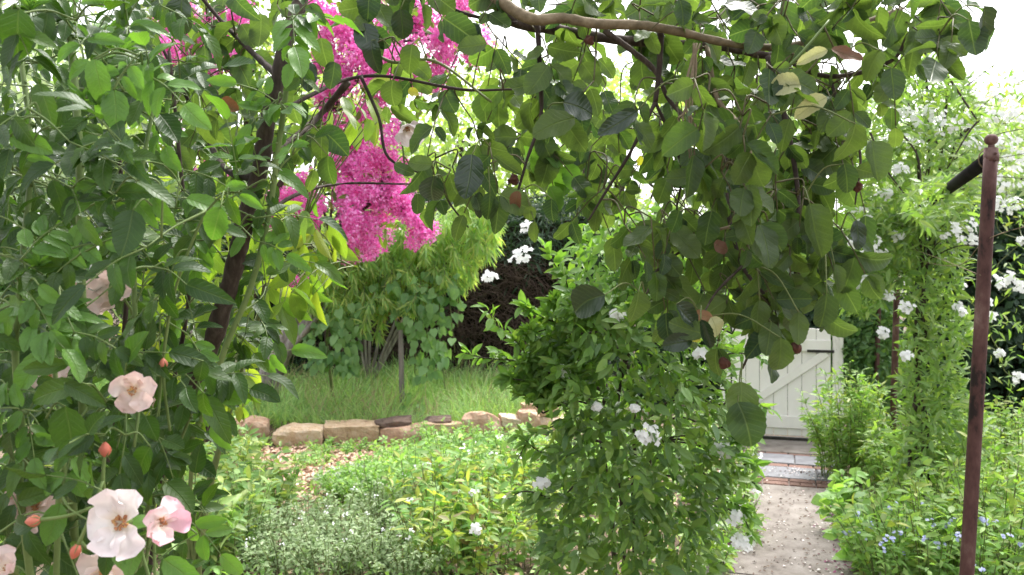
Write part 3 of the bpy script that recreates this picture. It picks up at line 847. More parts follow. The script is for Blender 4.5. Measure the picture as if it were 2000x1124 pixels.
# feathery shrub over the hollow
def feathery():
    bx = PX(720, 10.3)
    base = np.array([bx, 10.3, GZ(bx, 10.3) - .03])
    t = thing('feathery_shrub', 'feathery pale green shrub drooping over the hollow under the pink blossom', 'shrub', base)
    m = MB(); pos, dirs = [], []
    hub = [P(x, y, 10.1) for x, y in ((650, 470), (720, 440), (790, 430), (860, 440), (920, 430), (690, 500), (780, 490), (860, 500))]
    for h in hub:
        m.tube(smooth_line([base, base * .5 + h * .5 + np.array([0, .1, .1]), h], 6), .022, .010, 6)
    tips = poly_sample([(590, 470), (640, 430), (760, 405), (850, 420), (970, 400), (975, 470), (930, 520), (900, 575), (850, 560), (800, 615), (760, 600), (740, 650), (700, 610), (640, 630), (590, 580)], 330)
    dd = 9.9 - rng.uniform(0, 1, 330) ** .7 * .95
    for (tx, ty), d in zip(tips, dd):
        tip = P(tx, ty, d)
        h = hub[int(np.argmin([np.linalg.norm(k + np.array([0, 0, .1]) - tip) for k in hub]))]
        st = tip * .45 + h * .55 + np.array([0, 0, .22])
        ln = smooth_line([h, st, tip + np.array([0, 0, .07]), tip + np.array([rng.normal(0, .03), -.02, -.06])], 6)
        m.tube(ln, .006, .002, 3)
        q = ln[8:]
        for k in range(60):
            i = int(rng.integers(0, len(q) - 1)); f = rng.uniform()
            pos.append(q[i] * (1 - f) + q[i + 1] * f)
            dirs.append(norm(norm(q[i + 1] - q[i]) * .8 + rng.normal(0, .5, 3) + np.array([0, -.15, -.15])))
    m.build('stem', M['bark_grey'], t, base)
    pos, dirs = np.array(pos), np.array(dirs); n = len(pos)
    joined('foliage', T['needle'], pos, frames(dirs, rand_dir(n, (0, -.7, .7), .4)), np.stack([.17 * rng.uniform(.7, 1.3, n)] * 3, 1) * np.array([.85, .9, .9]), M['feather'], t, base)
    return t, base
t, b = feathery()
q = unproject(poly_sample([(640, 520), (850, 500), (860, 560), (740, 630), (640, 600)], 260), rng.uniform(9.35, 9.6, 260))
joined('withered_foliage', T['needle'], q, frames(rand_dir(260, (0, -.2, -.9), .4), rand_dir(260, (0, -1, .2), .4)), .15 * rng.uniform(.7, 1.3, 260), M['feather_dry'], t, b)

# heart-leaved vine hanging in curtains
def heart_vine():
    base = np.array([PX(650, 9.6), 9.6, GZ(PX(650, 9.6), 9.6)])
    t = thing('hanging_vine', 'heart leaved vine hanging in curtains around the grey stake', 'vine', base)
    m = MB(); pos = []
    for poly, n, yend in [([(590, 600), (720, 590), (715, 650), (690, 720), (600, 690)], 170, 0), ([(770, 560), (900, 560), (905, 600), (880, 680), (850, 735), (815, 740), (800, 650), (760, 620)], 210, 0),
                          ([(600, 680), (690, 690), (700, 735), (640, 720), (580, 712)], 60, 0), ([(700, 540), (900, 520), (890, 600), (720, 600)], 80, 0), ([(770, 770), (830, 765), (815, 825), (780, 820)], 16, 0)]:
        q = unproject(poly_sample(poly, n), rng.uniform(8.9, 9.4, n)); pos.append(q)
    pos = np.vstack(pos)
    for x, y0, y1 in ((610, 540, 690), (640, 540, 720), (670, 530, 720), (700, 540, 650), (790, 530, 660), (815, 520, 730), (835, 520, 745), (858, 520, 760), (880, 520, 690), (895, 510, 640)):
        m.tube(smooth_line([P(x + rng.normal(0, 6), y0, 9.3), P(x, (y0 + y1) / 2, 9.15), P(x + rng.normal(0, 8), y1, 9.1)], 5), .008, .004, 4)
    m.tube(smooth_line([base, P(640, 640, 9.5), P(690, 560, 9.3), P(790, 530, 9.3), P(900, 510, 9.3)], 5), .02, .01, 5)
    m.build('stem', M['stem'], t, base)
    n = len(pos)
    foliage(t, base, 'heart', pos, frames(rand_dir(n, (0, -.35, -.9), .4), rand_dir(n, (0, -.9, .45), .4)), .108 * rng.uniform(.6, 1.3, n), M['heart_leaf'], 300)
heart_vine()

# ------------------------------------------------------------------ crepe myrtle
def myrtle():
    base = np.array([PX(400, 7.2), 7.2, -0.03])
    t = thing('crepe_myrtle', 'crepe myrtle tree covered in bright magenta flower panicles', 'tree', base)
    D = 6.7
    main = [smooth_line([base, P(400, 700, 7.0), P(480, 480, 6.9), P(600, 280, 6.8), P(720, 120, 6.8), P(800, -60, 6.8)], 6),
            smooth_line([base, P(390, 640, 7.1), P(400, 420, 7.0), P(420, 200, 6.9), P(400, -20, 6.9)], 6),
            smooth_line([base + np.array([.05, 0, 0]), P(430, 660, 6.9), P(560, 520, 6.7), P(680, 430, 6.6), P(760, 370, 6.5)], 6)]
    m = MB()
    for k in main: m.tube(k, .045, .014, 8, .05)
    skel = np.vstack(main)
    cl = [(690, 75, 62), (735, 120, 66), (655, 40, 45), (600, 20, 40), (820, 35, 55), (770, 60, 50), (895, 55, 60), (930, 95, 40), (845, 135, 52), (790, 150, 50), (740, 160, 50), (655, 185, 42),
          (720, 225, 56), (690, 290, 60), (745, 290, 50), (700, 345, 62), (755, 350, 50), (730, 395, 60), (780, 375, 40), (820, 440, 46), (700, 440, 50), (745, 420, 42), (690, 495, 42), (728, 480, 40), (620, 420, 38),
          (560, 385, 34), (545, 435, 32), (530, 400, 28), (600, 360, 30), (415, 65, 48), (375, 95, 42), (440, 105, 40), (400, 135, 36), (310, 85, 34), (350, 60, 36), (380, 240, 34), (370, 275, 26), (465, 352, 26), (640, 240, 36), (860, 70, 50), (900, 15, 45), (640, 120, 40), (470, 40, 36),
          (575, 545, 24), (420, 320, 28), (395, 350, 26), (780, -20, 60), (700, -30, 55), (330, 110, 34), (360, 20, 40), (295, 60, 30), (450, 20, 36), (670, 150, 40), (680, 400, 46), (650, 330, 40), (790, 410, 36), (580, 410, 34)]
    for (x, y, r) in cl:
        d = D + rng.uniform(-.5, .5)
        c = P(x, y, d); R0 = r / FPX * d * 1.12
        k = skel[np.argmin(np.linalg.norm(skel - (c + np.array([0, .3, -.35])), axis=1))]
        m.tube(smooth_line([k, (k + c) / 2 + np.array([0, .05, .08]), c + np.array([0, 0, -.0])], 4), .014, .004, 5)
        ax = norm(np.array([rng.normal(.15, .4), rng.normal(-.35, .3), rng.normal(-.25, .4)]))
        n = int(1150 * (r / 45) ** 2)
        # a lumpy cone of crinkled florets
        lob = rng.normal(0, 1, (14, 3)); lob = norm(lob) * R0 * rng.uniform(.25, .72, (14, 1)) + ax * R0 * rng.uniform(-.4, .5, (14, 1))
        q = lob[rng.integers(0, 14, n)] + norm(rng.normal(0, 1, (n, 3))) * R0 * .36 * rng.uniform(.55, 1, (n, 1))
        p = c + q
        o = joined('flower_panicle', T['floret'], p, frames(rand_dir(n), norm(norm(q) + rng.normal(0, .6, (n, 3)))), .027 * rng.uniform(.7, 1.3, n), M['myrtle_pink'], t, base, kind=None)
    m.build('trunk', M['bark_brown'], t, base)
    # leaves among the panicles
    pp = np.vstack([poly_sample([(280, -40), (560, -40), (520, 560), (300, 560)], 2600), poly_sample([(560, -60), (960, -60), (960, 110), (880, 190), (790, 300), (830, 400), (700, 520), (600, 560), (520, 500)], 1500)])
    n = len(pp)
    pos = unproject(pp, rng.uniform(6.4, 7.6, n))
    foliage(t, base, 'vine', pos, frames(rand_dir(n, (0, -.1, -.3), .8), rand_dir(n, (0, -.5, .6), .6)), .085 * rng.uniform(.7, 1.3, n), M['myrtle_leaf'], 150)
myrtle()

# ------------------------------------------------------------------ grass on the raised bed
def grass():
    n = 30000
    x = rng.uniform(-6.5, 1.3, n); y = 8.38 + 2.75 * rng.uniform(0, 1, n) ** .9
    z = ground_h(x, y) - .04
    p = np.stack([x, y, z], 1)
    tuft = np.stack([np.sin(x * 3.7 + y * 2.1), np.cos(x * 2.9 - y * 3.3), np.zeros(n)], 1) * .45
    up = norm(np.array([0, -.1, 1.0]) + tuft + rng.normal(0, .36, (n, 3)))
    tall = .45 + .55 * (np.sin(x * 1.9 + 1) * np.sin(y * 2.3) * .5 + .5) + .45 * np.maximum(0, np.sin(x * 7.3 + np.sin(y * 5) * 2) * np.sin(y * 6.1 + x)) 
    s = .29 * tall * rng.uniform(.5, 1.4, n)
    o = joined('grass', T['blade'], p, frames(up, rand_dir(n, (0, -1, .3), .8)), np.stack([s * 1.2, s, s], 1), M['grass'])
    tag(o, 'long green grass on the raised bed behind the stones', 'grass')
    n = 900
    x = rng.uniform(-4, .8, n); y = rng.uniform(8.5, 10.6, n)
    p = np.stack([x, y, ground_h(x, y) - .03], 1)
    s = rng.uniform(.25, .4, n)
    o = joined('dry_grass', T['blade'], p, frames(rand_dir(n, (.2, -.2, .8), .5), rand_dir(n, (0, -1, .3), .6)), np.stack([s, s, s], 1), M['straw'])
    tag(o, 'dry straw coloured blades among the long grass', 'grass')
grass()

# ------------------------------------------------------------------ bed plants
def floret_cluster(c, R0, nf, size, mat, parent, base, name='flower_cluster', face=(0, -.8, .5)):
    """a head of five-petalled star flowers"""
    q = norm(rng.normal(0, 1, (nf, 3))) * R0 * rng.uniform(.35, 1, (nf, 1)) * np.array([1, .8, .75])
    pos, R = [], []
    for k in range(nf):
        nr = norm(q[k] / max(R0, 1e-4) * .6 + np.array(face) + rng.normal(0, .22, 3))
        a = norm(np.cross(nr, rng.normal(0, 1, 3))); b = np.cross(nr, a)
        for j in range(5):
            w = j * 2 * math.pi / 5
            d = a * math.cos(w) + b * math.sin(w)
            pos.append(c + q[k]); R.append(frames((d + nr * .15)[None], nr[None])[0])
    return joined(name, T['floret'], np.array(pos), np.array(R), size * .5 * rng.uniform(.85, 1.15, len(pos)), mat, parent, base, kind=None)

def clump(name, label, cat, group, x, y, r, h, nst, key, size, nl, mat, flowers=None, lean=.5, smat='stem', nrm=(0, -.25, .9), out=.8, lo=.2, nobj=0):
    z0 = GZ(x, y) - .04
    base = np.array([x, y, z0])
    t = thing(name, label, cat, base, group)
    m = MB(); lines = []
    for i in range(nst):
        a = rng.uniform(0, 2 * math.pi); q = r * math.sqrt(rng.uniform(0.02, 1))
        tip = base + np.array([q * math.cos(a), q * math.sin(a), h * rng.uniform(.65, 1.08) * (1 - .25 * (q / r) ** 2)])
        b0 = base + np.array([q * math.cos(a), q * math.sin(a), 0]) * (1 - lean)
        mid = (b0 * .5 + tip * .5) + np.array([q * math.cos(a), q * math.sin(a), 0]) * (-.12)
        ln = smooth_line([b0, mid, tip], 4); lines.append(ln)
        m.tube(ln, .004, .0018, 3)
    m.build('stem', M[smat], t, base)
    lines = np.array(lines)
    k = rng.integers(0, nst, nl); s = rng.uniform(lo, 1.0, nl) ** .8 * (lines.shape[1] - 1)
    i0 = np.minimum(s.astype(int), lines.shape[1] - 2); f = (s - i0)[:, None]
    pos = lines[k, i0] * (1 - f) + lines[k, i0 + 1] * f
    d = rng.normal(0, 1, (nl, 3)); d[:, 2] = rng.normal(.25, .45, nl); d = norm(d)
    pos = pos + d * .010
    nr = rand_dir(nl, nrm, .42)
    foliage(t, base, key, pos, frames(d, nr), size * rng.uniform(.6, 1.3, nl), mat, nobj, rest='foliage')
    if flowers:
        fm, fn, fr, fs, spike = flowers
        for i in range(fn):
            tip = lines[int(rng.integers(0, nst))][-1] + np.array([0, 0, .01])
            if spike:
                for j in range(3):
                    pass
            floret_cluster(tip + np.array([0, -.01, .012]), fr, max(3, int(fr / fs * 3.2)), fs, M[fm], t, base, 'flower_head', (0, -.5, .8))
    return t

W = 'bed plants left of the climbing vine'
def scatter(fn, pts):
    for (px, d) in pts: fn(PX(px, d) + rng.normal(0, .03), d)
# leafy weeds with oval leaves, front left
scatter(lambda x, y: clump('leafy_weed', ('mid green leafy weed beside the silvery herbs' if y < 5 else 'mid green leafy weed halfway between rose bush and stone edging' if y < 6.5 else 'mid green leafy weed close to the stone edging'), 'plant', 'weeds below the rose thicket', x, y, .30, .50 * rng.uniform(.85, 1.15), 16, 'vine', .085, 300, M['bed_mid'], lo=.1, nobj=40),
        [(395, 4.5), (470, 4.6), (330, 4.9), (430, 5.2), (500, 5.3), (370, 5.6), (455, 5.9), (530, 5.75), (400, 6.4), (450, 6.7), (300, 6.0), (250, 5.2), (340, 7.2), (430, 7.4), (180, 5.8)])
# silvery haze
scatter(lambda x, y: clump('silver_herb', ('silvery green herb in a hazy mound between leafy weeds and phlox' if y < 4.7 else 'silvery green hazy herb behind the other silvery mounds'), 'plant', 'silvery herbs in the bed', x, y, .28, .36 * rng.uniform(.85, 1.15), 40, 'small', .030, 1500, M['bed_silver'], ('white_flower', 5, .018, .012, 0), lo=.1),
        [(555, 4.5), (640, 4.45), (725, 4.6), (590, 5.0), (680, 5.05), (740, 5.3), (520, 4.75), (780, 4.45)])
# bright fine clumps
scatter(lambda x, y: clump('bright_herb', ('bright green fine leaved herb mound just behind the yellowing phlox' if y < 6.65 else 'bright green fine leaved herb mound nearer the stones'), 'plant', 'bright herbs before the stones', x, y, .36, .36 * rng.uniform(.8, 1.15), 36, 'small', .045, 1300, M['bed_green'], lo=.1),
        [(700, 6.2), (770, 6.3), (840, 6.7), (780, 7.0), (880, 7.1), (930, 6.6), (850, 7.5), (940, 7.4), (1000, 7.0), (720, 5.9), (810, 6.0), (1010, 7.6), (890, 6.2), (1150, 6.3), (1220, 7.0), (1120, 7.3), (1290, 7.7), (1350, 7.2), (1200, 8.0), (1380, 8.2)])
# yellowing phlox
scatter(lambda x, y: clump('yellowing_phlox', ('yellowing phlox with white flower heads at the bed front beside the climbing vine' if y < 5.05 else 'yellowing phlox with white flower heads before the bright herb mounds'), 'plant', 'yellowing phlox in the bed', x, y, .26, .60 * rng.uniform(.85, 1.12), 14, 'vine', .075, 300, M['bed_yellow'], ('white_flower', 2, .03, .022, 1), lo=.08, nobj=40),
        [(830, 4.6), (900, 4.5), (970, 4.6), (1040, 4.7), (860, 5.1), (930, 5.2), (1000, 5.3), (800, 5.4), (890, 5.7), (960, 5.9), (1050, 5.6), (1030, 6.2)])
# whitish variegated ground cover
scatter(lambda x, y: clump('variegated_plant', 'low whitish variegated plant near the bark chips', 'plant', 'variegated plants in the bed', x, y, .26, .15, 30, 'small', .050, 700, M['bed_white'], lo=.2),
        [(660, 6.6), (720, 6.8), (1020, 7.9), (1070, 7.7), (990, 7.8)])
scatter(lambda x, y: clump('low_weed', 'small green weed sprouting at the foot of the stones', 'plant', 'weeds at the foot of the stones', x, y, .24, .16, 20, 'small', .045, 420, M['bed_green'], lo=.1),
        [(700, 7.8), (860, 7.7), (770, 7.75), (640, 7.8), (470, 8.0), (600, 7.2), (960, 8.0)])

def scatter_stuff(name, label, cat, n, fpos, key, size, mat, flat=.3):
    p = fpos(n)
    d = rng.normal(0, 1, (n, 3)); d[:, 2] *= flat * .4; d = norm(d)
    o = joined(name, T[key], p, frames(d, rand_dir(n, (0, 0, 1), flat)), size * rng.uniform(.6, 1.4, n), mat)
    tag(o, label, cat)
    return o
def chips(n):
    x = rng.normal(PX(620, 7.4), .60, n); y = rng.normal(7.15, .48, n)
    return np.stack([x, y, rng.uniform(-.015, .03, n)], 1)
scatter_stuff('bark_chips', 'pale tan bark chips strewn on the soil before the stones', 'bark chips', 11000, chips, 'small', .06, M['chip'], .35)
def litter(n):
    y = rng.uniform(2.2, 8.0, n); x = -3.2 + rng.uniform(0, 1, n) * (1.10 + .335 * (y - 4.58) + 3.2 - .1)
    return np.stack([x, y, rng.uniform(-.01, .02, n)], 1)
scatter_stuff('leaf_litter', 'brown dry leaf litter on the soil between bed plants', 'leaf litter', 5000, litter, 'small', .05, M['chip'], .4)
def cover(n):
    y = rng.uniform(2.4, 8.7, n); x = -4.5 + rng.uniform(0, 1, n) * (1.10 + .335 * (y - 4.58) + 4.5 - .12)
    k = (np.sin(x * 3.1) * np.sin(y * 2.4 + x) + rng.normal(0, .5, n) > .1) & (np.hypot((x - PX(620, 7.4)) / 1.05, (y - 7.2) / .85) > 1)
    return np.stack([x, y, rng.uniform(0, .09, n)], 1)[k]
p = cover(30000)
o = joined('ground_cover', T['small'], p, frames(rand_dir(len(p), (0, 0, .2), .7), rand_dir(len(p), (0, -.2, 1), .4)), .05 * rng.uniform(.6, 1.3, len(p)), M['bed_green'])
tag(o, 'low green ground cover between the bed plants', 'ground cover')
def cover2(n):
    x = rng.uniform(0, 1, n); y = rng.uniform(3.0, 10.5, n)
    xr = 1.60 + .335 * (y - 4.58) + .55
    return np.stack([xr + x * (.8 + y * .45), y, rng.uniform(0, .16, n)], 1)
p = cover2(14000)
o = joined('ground_cover', T['small'], p, frames(rand_dir(len(p), (0, 0, .3), .7), rand_dir(len(p), (0, -.3, 1), .4)), .055 * rng.uniform(.6, 1.3, len(p)), M['bed_green'])
tag(o, 'low green ground cover under the plants right of the path', 'ground cover')

# right bed
scatter(lambda x, y: clump('bright_perennial', ('bright green leafy perennial among the pale blue flowers' if y < 4.8 else 'bright green leafy perennial midway between blue flowers and clipped hedge' if y < 6.3 else 'bright green leafy perennial in front of the clipped dark hedge'), 'plant', 'leafy perennials right of the path', x, y, .36, .72 * rng.uniform(.75, 1.2), 24, 'vine', .065, 560, M['phlox_leaf'], lo=.1, nobj=30),
        [(1760, 4.3), (1830, 4.2), (1930, 4.3), (1990, 4.1), (1880, 4.7), (1960, 4.9), (1820, 5.0), (2030, 4.6), (1920, 5.5), (1990, 5.7), (1860, 5.9), (1960, 6.4), (2050, 6.2), (1890, 6.8), (1980, 7.2), (1850, 7.3), (2060, 7.4)])
scatter(lambda x, y: clump('blue_flowered_plant', 'pale blue flowered plant near the foot of the rusty post', 'plant', 'blue flowers right of the path', x, y, .26, .46 * rng.uniform(.9, 1.12), 16, 'vine', .05, 300, M['bed_green'], ('blue_flower', 10, .034, .022, 1), lo=.1),
        [(1800, 4.05), (1840, 4.5), (1745, 4.25), (1950, 4.55), (1720, 4.5), (1900, 4.05)])
scatter(lambda x, y: clump('path_edge_weed', 'soft green weed leaning over the right edge of the path', 'plant', 'weeds on the path edge', x, y, .22, .30 * rng.uniform(.8, 1.2), 12, 'heart', .075, 150, M['bed_green'], lo=.15, nobj=40),
        [(1700, 4.6), (1670, 5.2), (1690, 4.95), (1655, 5.7), (1730, 4.9)])
scatter(lambda x, y: clump('kerb_weed', ('light green weed on the left kerb beside the climbing vine' if y < 5.2 else 'light green weed on the left kerb toward the gate'), 'plant', 'weeds on the left kerb', x, y, .20, .34 * rng.uniform(.8, 1.2), 14, 'vine', .06, 190, M['phlox_leaf'], ('white_flower', 1, .04, .03, 1), lo=.12, nobj=30),
        [(1395, 4.5), (1425, 5.3), (1445, 6.0), (1440, 5.0), (1455, 6.6), (1452, 7.3), (1360, 4.6), (1400, 6.0)])
clump('bushy_phlox', 'tall bright green bush with yellow leaves beside the gate', 'shrub', None, PX(1665, 6.7), 6.75, .42, .95, 60, 'lance', .075, 3600, M['phlox_leaf'], None, .45, lo=.12, nobj=0)
clump('bushy_phlox', 'upright green bush at the foot of the second rusty post', 'shrub', None, PX(1745, 6.1), 6.1, .36, .62, 40, 'lance', .075, 2000, M['phlox_leaf'], ('white_flower', 5, .04, .028, 1), .45, lo=.1)
mound('dark_shrub', 'dark green shrub between the gate and the rear rusty post', 'shrub', [(1612, 700), (1630, 570), (1680, 520), (1740, 560), (1760, 700), (1740, 800), (1640, 790)], 8.6, .9, 5200, 'vine', .085, M['dark_shrub'], M['bark_dark'], nobj=60)

# vine trained up the pergola on the right
WF = [(1700, 480, 40), (1690, 545, 20), (1715, 500, 26), (1665, 470, 24), (1800, 235, 42), (1845, 245, 40), (1825, 215, 38), (1780, 270, 30), (1745, 270, 28), (1860, 455, 34), (1890, 440, 30), (1900, 470, 26), (1735, 580, 26), (1725, 650, 16), (1770, 600, 20),
      (1755, 460, 18), (1690, 430, 26), (1760, 330, 24), (1730, 380, 26), (1680, 410, 18), (1710, 325, 22), (1870, 600, 16), (1880, 610, 14), (1770, 695, 16), (1885, 235, 28), (1900, 280, 24), (1760, 215, 24), (1670, 560, 16)]
def column_vine():
    base = np.array([PX(1795, 5.7), 5.7, -.03])
    t = thing('jasmine_vine', 'fine leaved jasmine vine trained as a tall column with white flowers', 'vine', base)
    m = MB()
    lines = []
    for dx, top in ((-12, 120), (0, 60), (12, 150), (22, 250)):
        ln = smooth_line([base + np.array([dx / FPX * 5.7, 0, 0]), P(1790 + dx, 850, 5.7), P(1800 - dx * .6, 650, 5.68), P(1808 + dx, 450, 5.7), P(1815 + dx * 2, 300, 5.7), P(1805 + dx * 4, top, 5.6)], 6)
        lines.append(ln); m.tube(ln, .016, .008, 6, .15)
    for k in range(26):
        a = lines[int(rng.integers(0, 4))]; a = a[int(rng.integers(14, len(a)))]
        q = a + np.array([rng.normal(0, .35), rng.normal(-.1, .25), rng.uniform(.05, .45)])
        m.tube(smooth_line([a, (a + q) / 2 + np.array([0, 0, .06]), q], 4), .005, .002, 4)
    for pts in ([(1855, 155), (1895, 215), (1912, 240)], [(1740, 240), (1790, 300), (1800, 370)], [(1700, 260), (1730, 330), (1800, 420)], [(1912, 235), (1890, 262), (1850, 330)]):
        m.tube(smooth_line([P(x, y, 5.2) for x, y in pts], 5), .008, .004, 5)
    m.build('stem', M['bark_dark'], t, base)
    polys = [([(1745, 440), (1770, 400), (1860, 400), (1872, 480), (1890, 530), (1868, 590), (1905, 650), (1870, 700), (1885, 770), (1930, 830), (1900, 900), (1900, 1010), (1730, 1010), (1745, 900), (1770, 820), (1755, 740), (1772, 650), (1760, 560)], 3500, .6),
             ([(1640, 330), (1690, 200), (1760, 130), (1840, 100), (1900, 180), (1910, 260), (1900, 400), (1860, 450), (1750, 470), (1660, 460)], 3000, .9),
             ([(1640, 420), (1760, 420), (1760, 560), (1700, 620), (1640, 600)], 1300, .6)]
    for poly, n, dep in polys:
        pp = poly_sample(poly, n)
        c = np.array(poly, float).mean(0)
        d = 5.7 + np.clip(rng.normal(0, .5, n), -1, 1) * dep * .6
        pos = unproject(pp, d)
        out = np.stack([(pp[:, 0] - 1808) / 130, np.full(n, -.35), np.full(n, .15)], 1)
        R = frames(norm(out + rng.normal(0, .75, (n, 3))), rand_dir(n, (0, -.6, .7), .5))
        foliage(t, base, 'lance', pos, R, .100 * rng.uniform(.55, 1.3, n), M['column_leaf'], 90)
    n = 420
    q = unproject(poly_sample([(1770, 380), (1835, 340), (1865, 360), (1850, 420), (1800, 450)], n), rng.uniform(4.0, 5.2, n))
    foliage(t, base, 'lance', q, frames(rand_dir(n, (0, -.2, -.1), .8), rand_dir(n, (0, -.6, .7), .5)), .085 * rng.uniform(.55, 1.3, n), M['column_leaf'], 0)
    for (x, y, r) in WF:
        d = 5.35 + rng.uniform(-.15, .15)
        floret_cluster(P(x, y, d), r / FPX * d * .8, int(6 + r * .5), .040, M['white_flower'], t, base)
column_vine()

# white flowering jasmine behind the post, against the clipped hedge
def jasmine_right():
    base = np.array([PX(1985, 7.6), 7.6, -.03])
    t = thing('white_jasmine', 'loose white flowered jasmine growing against the clipped dark hedge', 'vine', base)
    m = MB()
    pts = [(1950, 550, 26), (1975, 545, 22), (1990, 560, 20), (1935, 620, 18), (1930, 590, 16), (1990, 740, 24), (1955, 690, 12), (1940, 840, 18), (1925, 890, 18), (1880, 560, 10), (1965, 350, 42), (1990, 310, 44), (1950, 400, 36), (1985, 400, 34), (1960, 280, 40), (1935, 330, 26), (1905, 255, 30), (1945, 225, 34), (1985, 225, 36), (1960, 180, 30), (1910, 200, 24), (1990, 150, 30), (1890, 165, 22), (2000, 470, 18)]
    jt = []
    pts = sorted(pts, key=lambda q: -q[1])
    for (x, y, r) in pts:
        d = 7.3 + rng.uniform(-.3, .3)
        c = P(x, y, d)
        if len(jt):
            a = jt[int(np.argmin([np.linalg.norm(c - q) for q in jt]))]
        else:
            a = base
        jt.append(c)
        m.tube(smooth_line([a, a * .5 + c * .5 + np.array([rng.normal(0, .08), .1, -.06]), c], 6), .005, .003, 4)
        floret_cluster(c, r / FPX * d * .85, int(6 + r * .5), .055, M['white_flower'], t, base)
    m.build('stem', M['stem'], t, base)
    pp = np.vstack([poly_sample([(1870, 170), (2020, 120), (2020, 440), (1900, 440)], 420), poly_sample([(1880, 640), (1925, 480), (2010, 460), (2010, 800), (1890, 800)], 170)])
    n = len(pp)
    foliage(t, base, 'lance', unproject(pp, rng.uniform(7.0, 7.7, n)), frames(rand_dir(n, (0, -.2, .2), .8), rand_dir(n, (0, -.7, .6), .5)), .09 * rng.uniform(.7, 1.3, n), M['phlox_leaf'], 0)
jasmine_right()

# ------------------------------------------------------------------ climbing vine in the middle
def middle_vine():
    base = np.array([PX(1235, 3.7), 3.7, -.03])
    t = thing('potato_vine', 'dense climbing vine with white star flowers smothering its post by the path', 'vine', base)
    m = MB()
    main = []
    for dx in (-30, -10, 12, 34):
        ln = smooth_line([base + np.array([dx / FPX * 3.7, 0, 0]), P(1225 + dx, 1000, 3.7), P(1220 + dx * 1.5, 800, 3.7), P(1225 - dx, 620, 3.7), P(1240 + dx * 3, 430, 3.7), P(1260 + dx * 4, 330, 3.7)], 6)
        main.append(ln); m.tube(ln, .012, .006, 6, .1)
    skel = np.vstack(main)
    body = [(1130, 560), (1090, 620), (1040, 660), (1010, 730), (1070, 800), (1090, 870), (1040, 960), (1060, 1130), (1390, 1130), (1410, 1000), (1440, 900), (1425, 780), (1430, 640), (1330, 560), (1220, 540)]
    top = [(1095, 520), (1140, 430), (1260, 400), (1400, 470), (1430, 640), (1220, 620), (1110, 600)]
    left = [(1000, 740), (1060, 640), (1100, 560), (1160, 620), (1160, 760), (1060, 790)]
    sx = []
    for poly, n, young in ((body, 4200, .38), (top, 1100, .85), (left, 700, .9)):
        pp = poly_sample(poly, n)
        c = 1240
        rr = np.clip(np.abs(pp[:, 0] - c) / 260, 0, 1)
        lump = 1 + .22 * np.sin(pp[:, 0] / 38 + 1.3) * np.sin(pp[:, 1] / 47) + .14 * np.sin(pp[:, 0] / 17 - pp[:, 1] / 23)
        d = 3.7 - np.sqrt(1 - rr ** 2 * .95) * .48 * lump * np.where(rng.uniform(0, 1, n) < .72, rng.uniform(.6, 1.08, n), rng.uniform(-1, .6, n))
        pos = unproject(pp, d)
        nr = norm(np.stack([(pp[:, 0] - c) / 420, np.full(n, -.6), np.full(n, .8)], 1) + rng.normal(0, .5, (n, 3)))
        dd = norm(np.stack([(pp[:, 0] - c) / 300, np.full(n, -.35), np.full(n, -.25)], 1) + rng.normal(0, .55, (n, 3)))
        y = rng.uniform(0, 1, n) < young * np.clip(1.6 - (pp[:, 1] - 500) / 450, .25, 1.5)
        R = frames(dd, nr); s = .070 * rng.uniform(.55, 1.3, n)
        sx.append((pos, R, s, y))
    pos = np.vstack([q[0] for q in sx]); R = np.concatenate([q[1] for q in sx]); s = np.concatenate([q[2] for q in sx]); y = np.concatenate([q[3] for q in sx])
    # long shoots reaching out over the bed
    sp, sd = [], []
    shoots = [[(1080, 690), (1020, 660), (975, 640), (950, 600)], [(1080, 720), (1010, 705), (950, 700), (908, 690)], [(1110, 640), (1060, 620), (1030, 600)], [(1090, 760), (1040, 745), (985, 740)], [(1090, 830), (1040, 850), (1010, 900)],
              [(1100, 900), (1050, 880), (1015, 850)], [(1390, 700), (1440, 690), (1490, 700)], [(1400, 760), (1450, 770), (1500, 800)], [(1390, 840), (1440, 830), (1470, 850)], [(1395, 940), (1440, 930), (1475, 945)], [(1110, 560), (1085, 520), (1060, 480)], [(1200, 640), (1190, 600), (1180, 560)], [(1090, 980), (1030, 960), (990, 975)], [(1420, 1000), (1450, 1010), (1470, 1050)]]
    ol = np.array(body + left, float)
    for k in range(34):
        e = ol[int(rng.integers(0, len(ol)))] * .92 + np.array([1240, 800]) * .08 + rng.normal(0, 14, 2)
        o_ = norm(e - np.array([1240, 860.0])) * rng.uniform(25, 60) + np.array([0, -rng.uniform(5, 30)])
        shoots.append([tuple(e), tuple(e + o_ * .55 + np.array([0, -6])), tuple(e + o_)])
    for sh in shoots:
        ln = smooth_line([P(x, yy, 3.45 - .05 * i) for i, (x, yy) in enumerate(sh)], 6)
        m.tube(ln, .004, .002, 5)
        a = skel[np.argmin(np.linalg.norm(skel - ln[0], axis=1))]
        m.tube(smooth_line([a, (a + ln[0]) / 2 + np.array([0, -.03, .05]), ln[0]], 4), .006, .004, 5)
        for k in range(2, len(ln)):
            for j in range(2):
                sp.append(ln[k]); sd.append(norm(norm(ln[k] - ln[k - 1]) + rng.normal(0, .6, 3)))
    sp = np.array(sp); sd = np.array(sd); n = len(sp)
    pos2 = sp; R2 = frames(sd, rand_dir(n, (0, -.6, .7), .4)); s2 = .07 * rng.uniform(.6, 1.2, n)
    for k in range(60):
        a = skel[int(rng.integers(4, len(skel)))]; q = pos[int(rng.integers(0, len(pos)))]
        if np.linalg.norm(a - q) < .5: m.tube(smooth_line([a, (a + q) / 2 + np.array([0, 0, .05]), q], 4), .004, .002, 4)
    m.build('stem', M['bark_dark'], t, base)
